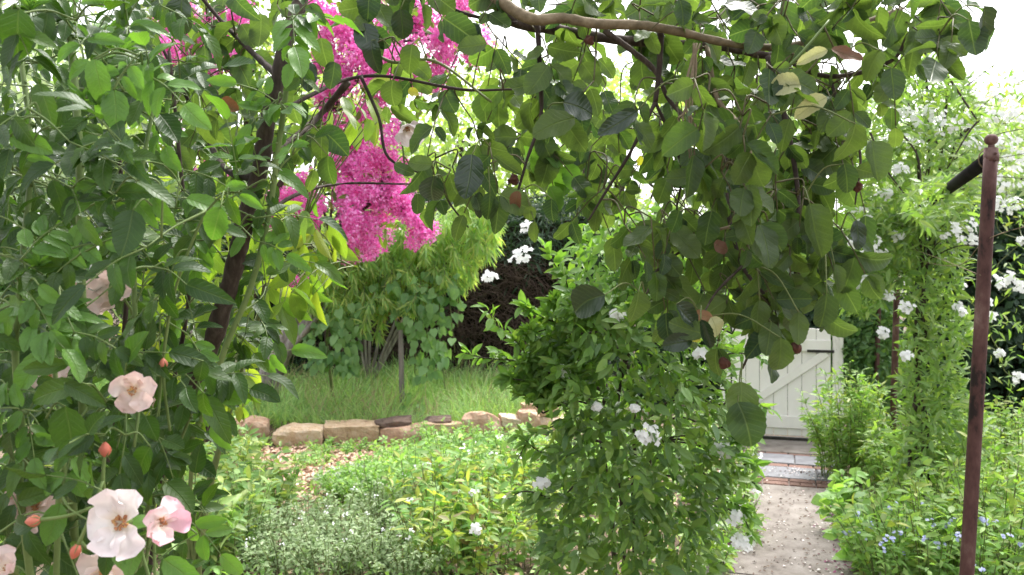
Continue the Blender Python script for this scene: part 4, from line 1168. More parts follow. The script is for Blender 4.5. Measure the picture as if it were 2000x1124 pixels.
    foliage(t, base, 'vine', pos[~y], R[~y], s[~y], M['vine_leaf'], 170)
    py = np.vstack([pos[y], pos2]); Ry = np.concatenate([R[y], R2]); sy = np.concatenate([s[y], s2])
    foliage(t, base, 'vine', py, Ry, sy * .95, M['vine_young'], 130, rest='young_foliage')
    for (x, yy, r, d) in [(1267, 848, 30, 3.12), (1412, 882, 27, 3.35), (1205, 615, 17, 3.15), (1098, 728, 20, 3.3), (1450, 1060, 28, 3.35), (1438, 1010, 20, 3.35), (1058, 943, 16, 3.35), (1240, 798, 8, 3.15), (1165, 795, 8, 3.2), (1018, 500, 28, 4.2), (955, 540, 18, 4.3), (1030, 445, 18, 4.3), (1370, 690, 18, 3.25), (930, 1035, 16, 4.1), (1450, 990, 14, 3.4)]:
        floret_cluster(P(x, yy, d), r / FPX * d * .95, int(8 + r * .8), .030, M['white_flower'], t, base)
middle_vine()

# ------------------------------------------------------------------ fallen petals on the path
def petals(n, sp, tp):
    s = rng.uniform(*sp, n); tt = tp(n)
    q = PC[None] + PD[None] * s[:, None] + PR[None] * tt[:, None]
    q[:, 2] = .019 + rng.uniform(0, .006, n)
    return q
q = petals(420, (-1.4, 2.6), lambda n: np.clip(np.where(rng.uniform(0, 1, n) < .45, rng.uniform(-.42, .42, n), .26 + rng.normal(0, .12, n)), -.42, .42))
cc = q[rng.integers(0, 420, 26)]
q[:230] = cc[rng.integers(0, 26, 230)] + rng.normal(0, .06, (230, 3)) * np.array([1, 1.3, 0])
o = joined('fallen_petals', T['floret'], q, frames(rand_dir(420, (0, 0, 0), 1) * np.array([1, 1, .15]), rand_dir(420, (0, 0, 1), .25)), .020 * rng.uniform(.5, 1.2, 420), M['fallen_white'])
tag(o, 'white petals scattered over the concrete path', 'petals')
q = np.vstack([petals(700, (-1.5, 1.5), lambda n: .40 - np.abs(rng.normal(0, .09, n))), petals(260, (-1.2, .4), lambda n: -.42 + np.abs(rng.normal(0, .05, n)))])
n = len(q)
o = joined('purple_petals', T['floret'], q, frames(rand_dir(n) * np.array([1, 1, .2]), rand_dir(n, (0, 0, 1), .3)), .024 * rng.uniform(.5, 1.2, n), M['fallen_purple'])
tag(o, 'dark purple petals drifted along the path edges', 'petals')

q = petals(900, (-1.6, 2.7), lambda n: np.clip(rng.normal(0, .33, n), -.43, .43))
o = joined('path_debris', T['small'], q, frames(rand_dir(900) * np.array([1, 1, .15]), rand_dir(900, (0, 0, 1), .25)), .022 * rng.uniform(.4, 1.5, 900), M['debris'])
tag(o, 'brown leaf crumbs littering the concrete path', 'leaf litter')

# ------------------------------------------------------------------ shrub with glowing yellow-green leaves
def glow_shrub():
    base = np.array([PX(420, 2.5), 2.5, -.03])
    t = thing('yellow_green_shrub', 'shrub with long glowing yellow green leaves beyond the brown rose stem', 'shrub', base)
    m = MB()
    skel = []
    for pts in ([(380, 1100), (450, 800), (480, 620), (520, 520), (590, 440)], [(370, 1100), (380, 800), (360, 600), (380, 430), (420, 300)], [(390, 1100), (480, 700), (540, 560), (620, 500), (690, 520)], [(380, 1100), (330, 800), (300, 600), (290, 400)]):
        ln = smooth_line([base] + [P(x, y, 2.4) for x, y in pts], 6); skel.append(ln); m.tube(ln, .009, .003, 6)
    skel = np.vstack(skel)
    pp = np.vstack([poly_sample([(500, 440), (560, 400), (650, 420), (660, 500), (620, 570), (540, 600), (470, 560)], 78), poly_sample([(300, 330), (480, 300), (500, 640), (480, 800), (350, 850), (280, 600)], 170), poly_sample([(420, 640), (560, 640), (500, 700), (480, 780), (430, 760)], 14),
                    poly_sample([(640, 170), (740, 160), (740, 260), (650, 260)], 12), poly_sample([(200, 300), (330, 300), (320, 900), (200, 800)], 60)])
    n = len(pp)
    pos = unproject(pp, rng.uniform(2.0, 2.6, n))
    for q in pos:
        a = skel[np.argmin(np.linalg.norm(skel - q, axis=1))]
        m.tube(smooth_line([a, (a + q) / 2 + np.array([0, 0, .02]), q], 3), .0022, .0014, 4)
    m.build('stem', M['stem'], t, base)
    foliage(t, base, 'glow', pos, frames(rand_dir(n, (.05, -.15, -.75), .42), rand_dir(n, (0, -.8, .3), .55)), .105 * rng.uniform(.6, 1.2, n), M['glow_leaf'], 300)
glow_shrub()

# ------------------------------------------------------------------ climbing rose over the arch (round leaves)
def px_leaf(x, y, L, wr, ang, d, tilt=(0, 0), key='arch', mat='arch_leaf', k=None):
    """a leaf whose middle shows at x, y: length L px, tip pointing at ang degrees (0 right, 90 down)"""
    c = P(x, y, d)
    w = math.radians(ang)
    dr = norm(np.array([math.cos(w), tilt[0], -math.sin(w)]))
    nr = norm(np.array([tilt[1], -1.0, .25]))
    s = L / FPX * d
    R = frames(dr[None], nr[None])[0]
    k = int(rng.integers(0, len(T[key]))) if k is None else k
    w0 = (T[key][k][0][:, 0].max() - T[key][k][0][:, 0].min())
    return (c - dr * s * .5, R, np.array([s * wr / w0, s, s]), key, k, mat)

def arch_rose():
    foot = np.array([PX(150, 1.75), 1.75, -.03])
    t = thing('arching_rose', 'old climbing rose with brown stem and round leaves arching over the path', 'rose', foot)
    m = MB()
    D = 1.65
    trunk = smooth_line([foot, P(210, 1090, 1.55), P(270, 930, 1.45), P(345, 800, 1.40), P(410, 680, 1.36), P(432, 610, 1.34), P(452, 545, 1.33), P(470, 470, 1.32), P(486, 400, 1.31), P(508, 330, 1.31), P(520, 250, 1.31), P(545, 150, 1.32), P(562, 70, 1.33), P(588, 0, 1.34), P(620, -120, 1.38), P(720, -190, 1.46)], 6)
    m.tube(trunk, .017, .0115, 12, .10)
    m.build('trunk', M['bark_brown'], t, foot)
    limbs = []
    def limb(pts, r0, r1, mat, sides=8):
        ln = smooth_line([P(*q) for q in pts], 6); limbs.append(ln)
        mm = MB(); mm.tube(ln, r0, r1, sides, .11)
        mm.build('branch', M[mat], t, foot)
    limb([(720, -190, 1.52), (850, -120, 1.5), (930, -40, 1.45), (985, 8, 1.42), (1040, 38, 1.40), (1100, 36, 1.39), (1165, 47, 1.38), (1250, 50, 1.38), (1325, 62, 1.38), (1420, 84, 1.40), (1530, 92, 1.44), (1640, 60, 1.48), (1760, 20, 1.5)], .0118, .005, 'bark_pale', 14)
    limb([(960, -20, 1.46), (1000, 40, 1.46), (1100, 60, 1.48), (1180, 75, 1.5), (1290, 85, 1.52), (1400, 90, 1.52), (1520, 110, 1.5), (1650, 80, 1.48)], .011, .006, 'bark_brown')
    limb([(1180, 60, 1.45), (1235, 100, 1.45), (1280, 140, 1.45), (1310, 200, 1.45), (1370, 260, 1.44)], .006, .003, 'bark_brown', 6)
    limb([(1290, 60, 1.40), (1288, 130, 1.42), (1280, 200, 1.44)], .006, .004, 'bark_dark', 6)
    limb([(1050, 45, 1.42), (1055, 150, 1.42), (1056, 230, 1.42), (1030, 310, 1.4), (1010, 380, 1.4)], .0048, .002, 'bark_dark', 6)
    limb([(1380, 90, 1.45), (1400, 190, 1.42), (1440, 240, 1.38), (1465, 300, 1.34), (1478, 380, 1.32), (1462, 430, 1.32), (1400, 450, 1.32)], .005, .0026, 'bark_pale', 6)
    limb([(1400, 180, 1.44), (1415, 280, 1.44), (1420, 400, 1.42), (1450, 520, 1.40), (1500, 600, 1.38), (1450, 720, 1.36)], .006, .002, 'bark_dark', 6)
    limb([(1500, 110, 1.48), (1540, 260, 1.46), (1560, 400, 1.44), (1550, 500, 1.42), (1570, 620, 1.38)], .006, .002, 'bark_dark', 6)
    limb([(1520, 110, 1.5), (1620, 150, 1.45), (1740, 120, 1.42), (1780, 60, 1.4), (1850, 20, 1.4)], .005, .002, 'bark_brown', 6)
    limb([(1440, 240, 1.40), (1500, 170, 1.34), (1560, 110, 1.3), (1620, 40, 1.3)], .0035, .002, 'cane', 6)
    limb([(530, 230, 1.32), (600, 190, 1.40), (680, 155, 1.52), (760, 150, 1.48), (900, 175, 1.44), (1000, 175, 1.42)], .0045, .002, 'bark_dark', 6)
    limb([(545, 150, 1.32), (500, 110, 1.42), (440, 50, 1.5), (380, -20, 1.48)], .007, .003, 'bark_dark', 6)
    limb([(500, 350, 1.32), (440, 330, 1.42), (400, 260, 1.6), (300, 60, 1.58)], .008, .003, 'bark_dark', 6)
    limb([(470, 470, 1.32), (560, 390, 1.45), (660, 360, 1.6), (800, 360, 1.56)], .0045, .002, 'bark_brown', 6)
    limb([(705, 150, 1.5), (740, 230, 1.48), (760, 310, 1.46), (850, 350, 1.42), (880, 400, 1.4), (915, 445, 1.4)], .0035, .0014, 'bark_dark', 6)
    limb([(680, 160, 1.52), (620, 230, 1.55), (560, 280, 1.4), (520, 300, 1.31)], .007, .005, 'bark_brown', 6)
    limb([(830, -60, 1.5), (870, 10, 1.48), (960, 40, 1.46), (1010, 45, 1.45)], .004, .003, 'bark_dark', 6)
    limb([(620, -100, 1.56), (700, 60, 1.5), (760, 120, 1.46), (850, 120, 1.42), (960, 200, 1.4)], .004, .002, 'stem', 6)
    limb([(1420, 400, 1.42), (1360, 470, 1.40), (1290, 520, 1.38), (1260, 580, 1.34)], .0035, .0015, 'bark_brown', 6)
    limb([(1450, 520, 1.40), (1400, 570, 1.36), (1370, 620, 1.32)], .003, .0013, 'bark_brown', 6)
    limb([(1280, 200, 1.44), (1230, 300, 1.42), (1180, 380, 1.42), (1150, 430, 1.42)], .0038, .0015, 'bark_dark', 6)
    limb([(1280, 200, 1.44), (1330, 320, 1.5), (1320, 420, 1.55)], .0035, .0015, 'bark_dark', 6)
    limb([(1620, 150, 1.45), (1650, 240, 1.42), (1680, 300, 1.4), (1670, 400, 1.38)], .0035, .0015, 'bark_dark', 6)
    limb([(440, 590, 1.34), (400, 560, 1.42), (380, 540, 1.6), (330, 480, 1.58)], .008, .003, 'bark_brown', 6)
    limb([(430, 640, 1.36), (400, 720, 1.45), (340, 880, 1.58), (310, 1000, 1.58)], .004, .002, 'stem', 6)
    skel = np.vstack(limbs + [trunk[40:]])
    # dry hanging bark strips
    mm = MB()
    for k in range(6):
        x = 1350 + k * 2.6
        mm.tube(smooth_line([P(1362 + rng.normal(0, 3), 85, 1.37), P(x - 4 + rng.normal(0, 5), 150, 1.36), P(x - 14 + rng.normal(0, 6), 215, 1.36), P(x - 10 + rng.normal(0, 7), 230 + k * 6, 1.36), P(x - 4 + rng.normal(0, 7), 250 + rng.uniform(0, 95), 1.36)], 5), .0021, .0008, 4, .35)
    mm.build('dry_strip', M['bark_pale'], t, foot)
    # spent flower heads
    for (x, y, d) in [(1676, 365, 1.3), (1555, 680, 1.3), (1415, 710, 1.3), (1150, 80, 1.4), (1003, 352, 1.4)]:
        b = bmesh.new(); bmesh.ops.create_icosphere(b, subdivisions=2, radius=.0085)
        for v in b.verts: v.co *= random.uniform(.7, 1.35)
        me = bpy.data.meshes.new('spent_flower'); b.to_mesh(me); b.free(); me.materials.append(M['spent'])
        o = bpy.data.objects.new('spent_flower', me); col.objects.link(o); o.location = P(x, y, d) - foot; o.parent = t
    tw = MB()
    pos, R, sc_ = [], [], []
    SK = [skel]
    def spray(p, n, L, droop, wid=.075):
        sk = SK[0]
        a = sk[np.argmin(np.linalg.norm(sk - p - np.array([0, 0, .03]), axis=1))]
        ts = np.linspace(.25, 1, 5)[:, None]
        SK[0] = np.vstack([sk, a + (p - a) * ts])
        mid = (a + p) / 2 + np.array([rng.normal(0, .015), rng.normal(0, .02), .02])
        tw.tube(smooth_line([a, mid, p], 5), .0017, .0012, 4)
        ax = norm(norm(p - mid) * .5 + np.array([rng.normal(0, .45), rng.normal(-.05, .3), -droop]))
        end = p + ax * L
        tw.tube(np.array([p, p + ax * L * .5 + np.array([0, 0, .004]), end]), .0013, .0009, 4)
        sd = norm(np.cross(ax, np.array([rng.normal(0, .3), -1, .2])))
        fr = np.linspace(.15, 1, (n + 1) // 2)
        for i in range(n):
            f = fr[i // 2] if i < n - 1 else 1.0
            s = 1 if i % 2 else -1
            d = norm(ax * (.55 if i < n - 1 else 1) + sd * s * (.85 if i < n - 1 else 0) + np.array([0, 0, -.25]) + rng.normal(0, .18, 3))
            pos.append(p + ax * L * f + d * .004)
            R.append(frames(d[None], norm(np.array([rng.normal(0, .65), -1 + rng.normal(0, .5), rng.normal(.25, .55)]))[None])[0])
            sc_.append(wid * rng.uniform(.5, 1.18))
    def fill(poly, n, z0, z1, droop=.8, k=6, wid=.060):
        qq = unproject(poly_sample(poly, n), rng.uniform(z0, z1, n))
        dist = np.array([np.linalg.norm(skel - q, axis=1).min() for q in qq])
        for q in qq[np.argsort(dist)]:
            spray(q, int(rng.integers(3, k + 1)), rng.uniform(.05, .10), droop, wid)
    fill([(1060, -30), (1500, -30), (1520, 130), (1300, 150), (1100, 120)], 22, 1.4, 1.9)
    fill([(1120, 100), (1500, 90), (1560, 300), (1480, 420), (1250, 470), (1150, 400), (1040, 240)], 54, 1.35, 1.9)
    fill([(1090, -40), (1700, -40), (1680, 300), (1500, 440), (1180, 440), (1080, 220)], 40, 1.9, 2.3, .8, 5, .072)
    fill([(1000, -60), (1880, -60), (1860, 10), (1500, 30), (1020, 10)], 26, 1.36, 1.7, .5)
    fill([(1330, 100), (1520, 120), (1520, 420), (1380, 420)], 13, 1.22, 1.32)
    fill([(1480, -20), (1800, -30), (1760, 90), (1720, 250), (1690, 300), (1540, 400), (1470, 300)], 44, 1.3, 1.7)
    fill([(1440, 330), (1660, 300), (1680, 400), (1640, 520), (1560, 600), (1460, 560)], 36, 1.3, 1.75)
    fill([(1240, 420), (1460, 420), (1520, 580), (1450, 600), (1300, 560)], 24, 1.3, 1.7)
    fill([(1420, 560), (1600, 560), (1500, 640), (1440, 660)], 3, 1.28, 1.4)
    fill([(1700, -40), (1860, -40), (1900, 40), (1740, 110)], 9, 1.3, 1.5, .4)
    fill([(820, 230), (960, 200), (990, 270), (940, 350), (830, 330)], 7, 1.35, 1.5)
    fill([(960, 60), (1080, 60), (1100, 250), (1080, 340), (1010, 300)], 11, 1.38, 1.6)
    fill([(560, -60), (1000, -60), (980, 10), (700, 20), (580, 30)], 9, 1.4, 1.7, .5)
    fill([(600, 30), (720, 30), (880, 90), (930, 190), (740, 160), (620, 110)], 3, 1.42, 1.6, .6)
    fill([(280, -50), (600, -50), (590, 90), (500, 190), (330, 150), (250, 60)], 15, 1.45, 1.8, .5)
    fill([(330, 120), (520, 130), (500, 330), (440, 390), (330, 330)], 11, 1.55, 1.9, .7)
    fill([(590, 200), (650, 210), (690, 280), (620, 330)], 4, 1.5, 1.6, .8)
    tw.build('twigs', M['twig_live'], t, foot)['kind'] = 'stuff'
    # leaves seen singly in the picture
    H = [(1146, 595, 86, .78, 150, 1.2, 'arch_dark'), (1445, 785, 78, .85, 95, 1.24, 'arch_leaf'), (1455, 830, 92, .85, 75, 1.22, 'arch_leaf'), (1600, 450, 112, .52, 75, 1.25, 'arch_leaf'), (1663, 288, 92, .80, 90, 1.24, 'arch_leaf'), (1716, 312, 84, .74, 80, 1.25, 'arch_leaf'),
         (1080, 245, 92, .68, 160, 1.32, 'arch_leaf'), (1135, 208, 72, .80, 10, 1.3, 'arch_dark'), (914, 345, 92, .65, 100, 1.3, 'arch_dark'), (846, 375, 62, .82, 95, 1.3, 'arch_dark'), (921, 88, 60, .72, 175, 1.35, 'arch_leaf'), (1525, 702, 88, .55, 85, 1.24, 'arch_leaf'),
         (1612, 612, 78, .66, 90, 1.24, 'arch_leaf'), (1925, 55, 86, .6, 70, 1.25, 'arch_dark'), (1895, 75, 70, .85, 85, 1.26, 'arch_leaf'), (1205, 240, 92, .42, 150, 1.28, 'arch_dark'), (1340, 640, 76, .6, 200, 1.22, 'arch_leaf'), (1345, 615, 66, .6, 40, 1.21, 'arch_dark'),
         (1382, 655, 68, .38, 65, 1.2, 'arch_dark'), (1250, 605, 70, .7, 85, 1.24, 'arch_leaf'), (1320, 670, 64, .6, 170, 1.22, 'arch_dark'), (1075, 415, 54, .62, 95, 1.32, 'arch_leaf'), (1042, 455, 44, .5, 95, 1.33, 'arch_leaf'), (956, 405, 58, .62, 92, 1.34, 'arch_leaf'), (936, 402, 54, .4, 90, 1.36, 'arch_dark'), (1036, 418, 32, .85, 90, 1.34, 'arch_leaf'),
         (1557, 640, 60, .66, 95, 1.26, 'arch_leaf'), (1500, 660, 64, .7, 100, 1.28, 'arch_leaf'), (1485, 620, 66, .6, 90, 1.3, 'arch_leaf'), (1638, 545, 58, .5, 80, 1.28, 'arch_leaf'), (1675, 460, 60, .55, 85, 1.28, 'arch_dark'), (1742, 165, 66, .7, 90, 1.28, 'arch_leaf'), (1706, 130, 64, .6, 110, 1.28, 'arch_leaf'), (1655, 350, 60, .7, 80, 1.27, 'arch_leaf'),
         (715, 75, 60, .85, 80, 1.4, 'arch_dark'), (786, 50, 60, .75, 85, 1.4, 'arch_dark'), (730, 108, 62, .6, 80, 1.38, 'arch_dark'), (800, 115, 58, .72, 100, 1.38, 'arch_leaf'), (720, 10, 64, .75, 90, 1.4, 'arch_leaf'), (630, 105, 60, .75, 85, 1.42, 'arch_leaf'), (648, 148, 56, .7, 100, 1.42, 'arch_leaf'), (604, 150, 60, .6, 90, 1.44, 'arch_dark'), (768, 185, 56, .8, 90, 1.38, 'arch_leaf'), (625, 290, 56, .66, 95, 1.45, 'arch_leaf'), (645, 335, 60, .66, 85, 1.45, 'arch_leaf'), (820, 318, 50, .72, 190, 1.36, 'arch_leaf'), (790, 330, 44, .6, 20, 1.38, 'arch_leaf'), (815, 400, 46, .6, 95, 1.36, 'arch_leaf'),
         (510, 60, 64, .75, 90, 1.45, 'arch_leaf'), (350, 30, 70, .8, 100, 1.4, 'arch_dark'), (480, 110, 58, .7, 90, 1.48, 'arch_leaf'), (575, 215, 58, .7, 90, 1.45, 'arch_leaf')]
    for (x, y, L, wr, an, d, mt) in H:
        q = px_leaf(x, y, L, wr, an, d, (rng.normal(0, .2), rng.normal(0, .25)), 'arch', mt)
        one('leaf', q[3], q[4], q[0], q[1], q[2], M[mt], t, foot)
        a = SK[0][np.argmin(np.linalg.norm(SK[0] - q[0], axis=1))]
        mm = MB(); mm.tube(smooth_line([a, (a + q[0]) / 2 + np.array([0, 0, .02]), q[0]], 5), .0014, .0010, 4)
        mm.build('twig', M['stem'], t, foot)
    for (x, y, L, wr, an, mt) in [(1410, 482, 36, .8, 20, 'leaf_brown'), (1376, 616, 40, .6, 10, 'leaf_brown'), (1360, 662, 24, .6, 0, 'leaf_yellow'), (1532, 172, 66, .72, 170, 'leaf_cream'), (1580, 207, 72, .52, 155, 'leaf_cream'), (1585, 108, 62, .4, 165, 'leaf_cream'), (1008, 395, 44, .55, 100, 'leaf_brown'), (1650, 110, 60, .55, 30, 'leaf_brown'), (1250, 315, 22, .6, 90, 'leaf_yellow'), (808, 180, 22, .9, 0, 'leaf_yellow'), (448, 205, 40, .8, 20, 'leaf_brown'), (1400, 640, 46, .8, 60, 'leaf_cream')]:
        q = px_leaf(x, y, L, wr, an, 1.24 if x > 1100 else 1.34, (rng.normal(0, .2), rng.normal(0, .25)), 'arch', mt)
        o = one('leaf', q[3], q[4], q[0], q[1], q[2], M[mt], t, foot)
        o['label'] = {'leaf_brown': 'withered brown leaf', 'leaf_yellow': 'yellowed leaf', 'leaf_cream': 'pale cream faded leaf'}[mt]
    # backlit young leaves
    for q in unproject(poly_sample([(1050, 270), (1110, 280), (1120, 360), (1060, 370), (1030, 320)], 9), rng.uniform(1.5, 1.6, 9)):
        R1 = frames(rand_dir(1, (0, 0, -1), .4), rand_dir(1, (0, -1, .2), .3))[0]
        one('leaf', 'arch', 0, q, R1, .055, M['rose_young'], t, foot)
    foliage(t, foot, 'arch', np.array(pos), np.array(R), np.array(sc_), M['arch_leaf'], 215)
arch_rose()

# ------------------------------------------------------------------ rose thicket in the left foreground
def rose_flower(t, base, x, y, size, d, face, mat, open_=1.0, seed=0):
    r = np.random.default_rng(seed)
    c = P(x, y, d); nr = norm(np.array(face, float))
    s = size / FPX * d * .55
    m = MB()
    m.tube(np.array([c - nr * .018, c - nr * .004, c]), .0045, .0055, 8)
    back = c - nr * .018
    m.tube(smooth_line([back, back - nr * .02 + np.array([0, 0, -.02]), back + np.array([r.normal(0, .01), .01, -.075])], 5), .0020, .0020, 6)
    fo = m.build('flower', M['cane'], t, base)
    a = norm(np.cross(nr, np.array([.2, .1, 1.0]))); b = np.cross(nr, a)
    ph = r.uniform(0, 6)
    for j in range(5):
        w = ph + j * 2 * math.pi / 5 + r.normal(0, .16)
        dr = norm((a * math.cos(w) + b * math.sin(w)) * open_ + nr * (.25 + .45 * (1 - open_) + r.uniform(-.25, .3)))
        R1 = frames(dr[None], nr[None] - dr[None] * .1)[0]
        one('petal', 'petal', int(r.integers(0, 5)), c + nr * .001 * j, R1, np.array([s, s * r.uniform(.92, 1.08), s]), M[mat], fo, (0, 0, 0))
    # petals are children of the flower, which already sits at the thing's base
    for ch in fo.children:
        ch.matrix_basis.translation = ch.matrix_basis.translation - Vector(base)
    st = MB()
    for k in range(46):
        ww = r.uniform(0, 6.28); q = r.uniform(.1, 1) ** .5
        e = c + nr * s * .24 * (1 - q * .3) + (a * math.cos(ww) + b * math.sin(ww)) * s * .22 * q
        st.tube(np.array([c + (e - c) * .2, e]), s * .008, s * .008, 3)
        st.box(e, (s * .05, s * .05, s * .05))
    st.build('stamens', M['stamen'], fo, base, smooth=False)

def rose_bud(t, base, x, y, size, d, mat='bud', stem=(0, -.9)):
    c = P(x, y, d); L = size / FPX * d
    ax = norm(np.array([stem[0] * -1, -.1, -stem[1]]))
    prof = [(.10, -.05), (.30, .05), (.45, .25), (.50, .45), (.44, .65), (.28, .85), (.10, 1.0), (.01, 1.04)]
    a = norm(np.cross(ax, np.array([0, 1, .1]))); b = np.cross(ax, a)
    V, F = [], []
    for r_, h in prof:
        for j in range(10):
            w = j * .628 + h * .9
            k = r_ * (1 + .10 * math.sin(j * 2.5 + h * 4))
            V.append(c + ax * (h - .5) * L + (a * math.cos(w) + b * math.sin(w)) * k * L * .78)
    for i in range(len(prof) - 1):
        for j in range(10):
            F.append((i * 10 + j, i * 10 + (j + 1) % 10, (i + 1) * 10 + (j + 1) % 10, (i + 1) * 10 + j))
    m = MB(); m.add(V, F)
    o = m.build('bud', M[mat], t, base)
    m = MB(); bs = c - ax * L * .5
    for j in range(5):
        w = j * 1.256
        rd = a * math.cos(w) + b * math.sin(w)
        m.tube(smooth_line([bs, bs + rd * L * .34 + ax * L * .15, bs + rd * L * .50 + ax * L * .5], 4), L * .07, L * .012, 4)
    m.tube(smooth_line([bs + ax * L * .08, bs - ax * .03, bs + np.array([stem[0] * .06, .02, stem[1] * .085])], 6), .0024, .002, 6)
    m.build('calyx', M['cane'], o, base)

def rose_thicket():
    base = np.array([PX(120, 1.25), 1.25, -.03])
    t = thing('rose_bush', 'rose bush with glossy pointed leaves, blush flowers and coral buds', 'rose', base)
    canes = []
    def cane(pts, r0, r1, mat='cane'):
        ln = smooth_line([base + np.array([rng.normal(0, .08), rng.normal(0, .06), 0])] + [P(*q) for q in pts], 7); canes.append(ln[7:])
        mm = MB(); mm.tube(ln, r0, r1, 8, .04)
        # thorns
        for k in range(10, len(ln) - 2, 3):
            dr = norm(np.array([rng.normal(0, 1), -.6, rng.normal(0, .3)]))
            mm.tube(np.array([ln[k] + dr * r0 * .5, ln[k] + dr * (r0 + .007) + np.array([0, 0, -.002])]), .002, .0003, 4)
        mm.build('cane', M[mat], t, base)
    cane([(150, 1120, 1.15), (160, 900, 1.1), (162, 700, 1.08), (158, 500, 1.08), (155, 300, 1.08), (140, 100, 1.1), (120, -60, 1.12)], .0062, .0048)
    cane([(200, 1130, 1.25), (265, 950, 1.2), (268, 700, 1.18), (262, 560, 1.18), (268, 400, 1.18), (300, 200, 1.2)], .005, .003)
    cane([(260, 1130, 1.35), (330, 950, 1.35), (400, 800, 1.32), (440, 680, 1.3), (490, 560, 1.3), (525, 420, 1.3), (545, 280, 1.3), (565, 130, 1.3)], .0058, .0045)
    cane([(60, 1130, 1.05), (50, 900, 1.02), (30, 700, 1.0), (45, 500, 1.0), (60, 300, 1.02), (40, 100, 1.05)], .005, .003)
    cane([(110, 1130, 1.0), (115, 1000, .98), (125, 880, .98), (110, 760, 1.0), (100, 600, 1.0)], .004, .0025)
    cane([(200, 1130, 1.3), (230, 800, 1.3), (250, 500, 1.32), (230, 250, 1.35), (250, 0, 1.35)], .005, .003, 'bark_brown')
    cane([(290, 1130, 1.45), (330, 800, 1.45), (370, 560, 1.45), (350, 300, 1.45), (330, 100, 1.45)], .005, .003, 'bark_brown')
    cane([(280, 1130, 1.3), (315, 960, 1.25), (365, 830, 1.22), (385, 770, 1.2), (390, 700, 1.2)], .0032, .002)
    cane([(270, 1130, 1.2), (300, 900, 1.12), (330, 620, 1.08), (385, 450, 1.05), (430, 385, 1.03), (470, 375, 1.03)], .0030, .0013)
    cane([(-40, 1130, 1.2), (-60, 700, 1.2), (-30, 300, 1.2), (0, 0, 1.2)], .006, .004)
    skel = np.vstack(canes)
    tw = MB()
    pos, R, S, yg = [], [], [], []
    SK = [skel]
    def compound(p, ax, L, young, nlf=5):
        sk = SK[0]
        a = sk[np.argmin(np.linalg.norm(sk - p + ax * .04, axis=1))]
        SK[0] = np.vstack([sk, a + (p - a) * np.linspace(.3, 1, 4)[:, None]])
        dl = np.linalg.norm(p - a)
        tw.tube(smooth_line([a, (a + p) / 2 + rng.normal(0, .10, 3) * dl + np.array([0, 0, .012]), p], 5), .0017, .0011, 4)
        ax = norm(ax)
        sag = np.array([0, 0, -.35])
        pts = np.array([p, p + ax * L * .5, p + norm(ax + sag * .4) * L])
        rl = smooth_line(pts, 4)
        tw.tube(rl, .0011, .0008, 4)
        up = norm(np.array([rng.normal(0, .35), -.75 + rng.normal(0, .3), .65 + rng.normal(0, .3)]))
        sd = norm(np.cross(ax, up))
        npair = (nlf - 1) // 2
        for i in range(npair):
            f = (.35 + .5 * i / max(1, npair - .0)) if npair > 1 else .5
            q = rl[int(f * (len(rl) - 1))]
            for s in (-1, 1):
                d = norm(ax * .55 + sd * s * .95 + np.array([0, 0, -.22]) + rng.normal(0, .15, 3))
                pos.append(q + d * .003); R.append(frames(d[None], norm(up + rng.normal(0, .22, 3))[None])[0]); S.append(L * .52 * rng.uniform(.85, 1.1)); yg.append(young)
        d = norm(ax + sag * .8 + rng.normal(0, .1, 3))
        pos.append(rl[-1]); R.append(frames(d[None], norm(up + rng.normal(0, .2, 3))[None])[0]); S.append(L * .66 * rng.uniform(.9, 1.1)); yg.append(young)
    def fill(poly, n, z0, z1, L=.080, young=.10):
        n = int(n * 1.4)
        pp = poly_sample(poly, n)
        qq = unproject(pp, rng.uniform(z0, z1, n))
        dist = np.array([np.linalg.norm(skel - q, axis=1).min() for q in qq])
        for q in qq[np.argsort(dist)]:
            ax = np.array([rng.normal(.1, .75), rng.normal(-.35, .35), rng.normal(-.1, .55)])
            compound(q, ax, L * rng.uniform(.7, 1.15), rng.uniform() < young, 5 if rng.uniform() < .7 else 7)
    fill([(-40, -30), (290, -30), (300, 300), (330, 560), (330, 800), (250, 980), (180, 1140), (-40, 1140)], 66, .92, 1.12)
    fill([(-40, -30), (340, -30), (370, 300), (350, 640), (290, 860), (200, 1140), (-40, 1140)], 92, 1.12, 1.42)
    fill([(-60, -30), (400, -30), (420, 300), (400, 640), (330, 880), (260, 1140), (-60, 1140)], 84, 1.45, 1.85)
    fill([(300, 330), (470, 330), (560, 480), (520, 620), (430, 700), (320, 700)], 13, 1.36, 1.5, .085, .25)
    fill([(380, 600), (520, 560), (520, 720), (440, 800), (380, 760)], 6, 1.38, 1.55, .08, .1)
    fill([(500, 160), (600, 160), (600, 300), (530, 320), (520, 430), (590, 440)], 7, 1.22, 1.34, .07, .8)
    fill([(0, 460), (140, 460), (140, 640), (0, 640)], 5, .92, 1.0, .07, 1.0)
    fill([(430, 330), (520, 330), (520, 470), (440, 480)], 4, 1.18, 1.26, .08, .5)
    fill([(330, 640), (430, 640), (420, 760), (300, 860)], 8, 1.15, 1.28, .085, .2)
    fill([(480, 40), (600, 0), (590, 120), (500, 200)], 4, 1.2, 1.28, .085, .3)
    fill([(120, 820), (330, 800), (350, 1000), (330, 1140), (120, 1140)], 24, 1.2, 1.55, .08, .1)
    fill([(330, 900), (400, 880), (420, 1000), (400, 1124), (330, 1124)], 4, 1.1, 1.25, .08)
    tw.build('leaf_stalks', M['cane'], t, base)['kind'] = 'stuff'
